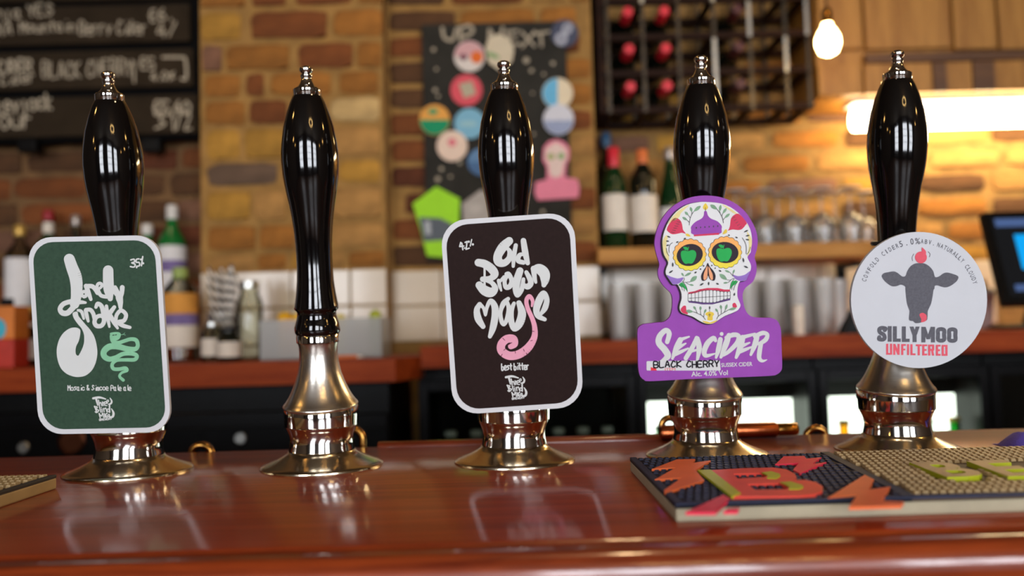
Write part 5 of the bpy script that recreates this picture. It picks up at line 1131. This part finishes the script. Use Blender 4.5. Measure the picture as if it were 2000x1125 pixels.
# ---------------------------------------------------------------- spirits and bits on the left worktop
SB = 'spirit bottles on the left worktop'
ZR = ZCL+.14
def sp_bottle(px, Y, z, h, r, label, glass, capm, labs=(), sh=.62, nk=.013, caph=.03):
    loc = Vector((PX(px, 600, Y).x, Y, z)); s_ = h*sh
    return bottle('spirit_bottle', loc, [(r*.9, 0), (r, .004), (r, s_), (r*.9, s_+h*.04), (nk*1.3, s_+h*.13), (nk, s_+h*.17), (nk, h-.01)], label, SB, glass, (nk*1.15, h-caph, h, capm), [(r*1.015, a*h, b*h, m) for a, b, m in labs])
YB1, YB2 = 1.41, 1.15
sp_bottle(38, YB1, ZR, .245, .036, 'clear spirit bottle with gold stopper and white label at far left', g_clear, c_gold, [(.08, .62, l_white)], .66, .013)
sp_bottle(94, YB1, ZR, .285, .035, 'dark green whiskey bottle with red cap and cream label', g_dgreen, c_crim, [(.2, .55, l_cream)], .62, .0125)
MB().lathe([(.0132, .195), (.0145, .23), (.0138, .25)], WORLD['spirit_bottle.001'], n=16, closed=False).build('neck_label', l_cream, bpy.data.objects['spirit_bottle.001'])
sp_bottle(148, YB1+.005, ZR, .27, .03, 'slim dark spirit bottle with silver cap beside the red capped bottle', g_dark, M('cap_silver', (170, 160, 152), .35, .6), [(.15, .45, l_cream)], .5, .011)
sp_bottle(202, YB1-.01, ZR, .2, .036, 'squat bottle with a white label left of the green clip pump handle', g_clear, c_white, [(.1, .6, l_white)], .6)
sp_bottle(288, YB1+.01, ZR, .24, .036, 'green spirit bottle right of the leftmost pump handle', g_gin, c_white, [(.1, .42, l_white)], .62)
sp_bottle(337, YB1, ZR, .29, .037, 'tall green gin bottle with white cap and white and purple label', g_gin, c_white, [(.12, .35, l_white), (.352, .46, l_purple), (.462, .6, l_white)], .64, .0135, .04)
sp_bottle(14, YB2+.06, ZCL, .17, .03, 'short dark bottle at the far left edge of the worktop', g_dgreen, l_black, [(.1, .5, l_cream)], .6)
sp_bottle(352, YB2+.05, ZCL, .235, .042, 'clear bottle with orange and yellow label right of the green clip', g_clear, M('cap_lime', (150, 170, 90), .5), [(.15, .38, l_cream), (.382, .5, l_purple), (.502, .72, l_orange)], .74, .016)
x = PX(48, 640, YB2).x; bt_ = sp_bottle(50, YB2-.02, ZCL, .145, .04, 'short bottle with white label and black round emblem left of the green clip', g_clear, c_gold, [(.06, .1, l_black), (.12, .72, l_white)], .76, .018, .03)
q = Print((0, YB2-.02-.0413, 0), (0, -1, 0)); q.dot(58, 650, 13); q.build('emblem', l_black, bt_)
ob = thing('drinks_carton', (PX(6, 700, 1.02).x, 1.02, ZCL), 'orange and red carton with a turquoise spot at the left edge', 'carton'); xa, xb = PX(-50, 650, .99).x, PX(27, 650, .99).x
MB().box((xa, .99, ZCL), (xb, 1.05, ZCL+.065), .002).build('lower_panel', M('carton_red', (178, 44, 26), .5, var=.1), ob); MB().box((xa, .99, ZCL+.0652), (xb, 1.05, ZCL+.14), .002).build('upper_panel', M('carton_orange', (206, 116, 38), .5, var=.15, scale=12), ob)
q = Print((0, .99, 0), (0, -1, 0)); q.off = .0006; q.poly(ell(-3, 642, 15, 20)); q.build('spot', M('carton_teal', (60, 170, 190), .5), ob)
# jar of striped paper straws
jx = PX(436, 690, 1.12).x; jl = Vector((jx, 1.12, ZCL))
jr = thing('straw_jar', jl, 'clear glass jar that holds the striped paper straws', 'jar'); MB().lathe([(.03, 0), (.032, .003), (.034, .1), (.036, .11), (.0345, .11), (.0325, .1), (.03, .008), (0, .007)], jl, n=20).build('jar_wall', m_glass, jr, smooth=50)
MB().lathe([(.037, .1102), (.037, .114), (.0345, .114), (.0345, .1102)], jl, n=20, closed=False).build('rim', m_glass, jr, smooth=40)
ms = bpy.data.materials.new('straw_stripe'); ms.use_nodes = True; nt = ms.node_tree; tcn = nt.nodes.new('ShaderNodeTexCoord'); wv = nt.nodes.new('ShaderNodeTexWave'); rpn = nt.nodes.new('ShaderNodeValToRGB')
wv.wave_type = 'BANDS'; wv.bands_direction = 'DIAGONAL'; wv.inputs['Scale'].default_value = 28; rpn.color_ramp.interpolation = 'CONSTANT'; rpn.color_ramp.elements[0].color = lin((48, 42, 40)); rpn.color_ramp.elements[1].color = lin((226, 218, 206)); rpn.color_ramp.elements[1].position = .42
nt.links.new(tcn.outputs['Object'], wv.inputs[0]); nt.links.new(wv.outputs[0], rpn.inputs[0]); nt.links.new(rpn.outputs[0], nt.nodes['Principled BSDF'].inputs['Base Color'])
rs = random.Random(5)
for k in range(16):
    a = rs.uniform(0, 6.28); rr = rs.uniform(.004, .022); b0 = jl+Vector((math.cos(a)*rr*.7, math.sin(a)*rr*.7, .009)); b1 = jl+Vector((math.cos(a)*rr*1.9-.004, math.sin(a)*rr*1.2, rs.uniform(.195, .235)))
    tag(MB().tube([b0, b1], .0034, 8).build('paper_straw', ms, smooth=60), 'black and white striped paper straw standing in the glass jar', 'straw', 'striped paper straws in the jar')
# smaller jars
for px, Y, h_, r_, nm, gm, lm in ((448, 1.0, .075, .026, 'small dark jar with a pale label in front of the straws', g_dark, l_cream), (488, 1.14, .19, .032, 'tall clear decanter between the straws and the plastic tub', g_clear, None), (415, 1.06, .09, .025, 'small clear jar left of the dark jar', g_clear, l_cream)):
    loc = Vector((PX(px, 690, Y).x, Y, ZCL)); t = thing('jar', loc, nm, 'jar'); MB().lathe([(r_*.92, 0), (r_, .003), (r_, h_*.72), (r_*.7, h_*.85), (r_*.7, h_*.92)], loc, n=20).build('body', gm, t, smooth=45)
    MB().lathe([(r_*.78, h_*.9202), (r_*.78, h_), (r_*.7, h_+.002)], loc, n=20).build('lid', m_steel if gm is g_clear else l_black, t, smooth=40)
    if lm: MB().lathe([(r_*1.015, h_*.15), (r_*1.015, h_*.6)], loc, n=20, closed=False).build('label', lm, t, smooth=45)
# translucent tub of citrus
xa, xb = PX(520, 660, 1.05).x, PX(752, 660, 1.05).x; za = ZCL+.004; zb = PX(640, 622, 1.0).z
tb = thing('plastic_tub', ((xa+xb)/2, 1.07, ZCL), 'cloudy plastic tub of cut citrus behind the clipless pump', 'tub'); m_tub = GLASS('cloudy_plastic', (215, 213, 206), .3, .5, .22)
MB().box((xa, 1.0, ZCL+.0), (xb, 1.14, ZCL+.004), .001).build('base', m_tub, tb)
MB().box((xa, 1.0, za), (xb, 1.003, zb)).build('front_wall', m_tub, tb); MB().box((xa, 1.137, za), (xb, 1.14, zb)).build('rear_wall', m_tub, tb); MB().box((xa, 1.003, za), (xa+.003, 1.137, zb)).build('end_wall', m_tub, tb); MB().box((xb-.003, 1.003, za), (xb, 1.137, zb)).build('end_wall', m_tub, tb)
for px, py, r_, c_, nm in ((556, 606, .017, (236, 178, 20), 'yellow lemon half at the left of the plastic tub'), (582, 608, .016, (236, 186, 30), 'yellow lemon half second from left in the plastic tub'), (664, 610, .013, (214, 196, 90), 'pale lemon piece in the plastic tub right of the clipless pump'), (733, 602, .014, (170, 180, 50), 'green lime piece at the right of the plastic tub')):
    c = PX(px, py, 1.06); cz = c.z-.004; t = thing('citrus', (c.x, 1.06, za), nm, 'fruit', 'citrus in the plastic tub')
    hgt = cz-za; MB().lathe([(r_*.4, 0), (r_, r_*.6), (r_, hgt-r_*.7), (r_*.7, hgt-r_*.15), (r_*.15, hgt)], (c.x, 1.06, za), n=16).build('rind', M('rind_%d' % c_[2], c_, .45, var=.1, bump=.2, bscale=500), t, smooth=60)
    MB().lathe([(r_*.16, hgt), (r_*.1, hgt+.003)], (c.x, 1.06, za), n=8).build('stalk_end', M('stalk', (120, 130, 50), .6), t)
c0, c1 = PX(655, 690, .95), PX(700, 682, .95)
pn = thing('pencil', ((c0.x+c1.x)/2, .95, ZCL), 'orange pencil lying on the worktop in front of the tub', 'pencil'); MB().tube([(c0.x-.02, .94, ZCL+.004), (c1.x-.004, .955, ZCL+.004)], .0038, 6).build('shaft', c_or, pn); MB().tube([(c1.x-.004, .955, ZCL+.004), (c1.x+.01, .958, ZCL+.004)], [.0036, .0006], 6).build('point', l_cream, pn)
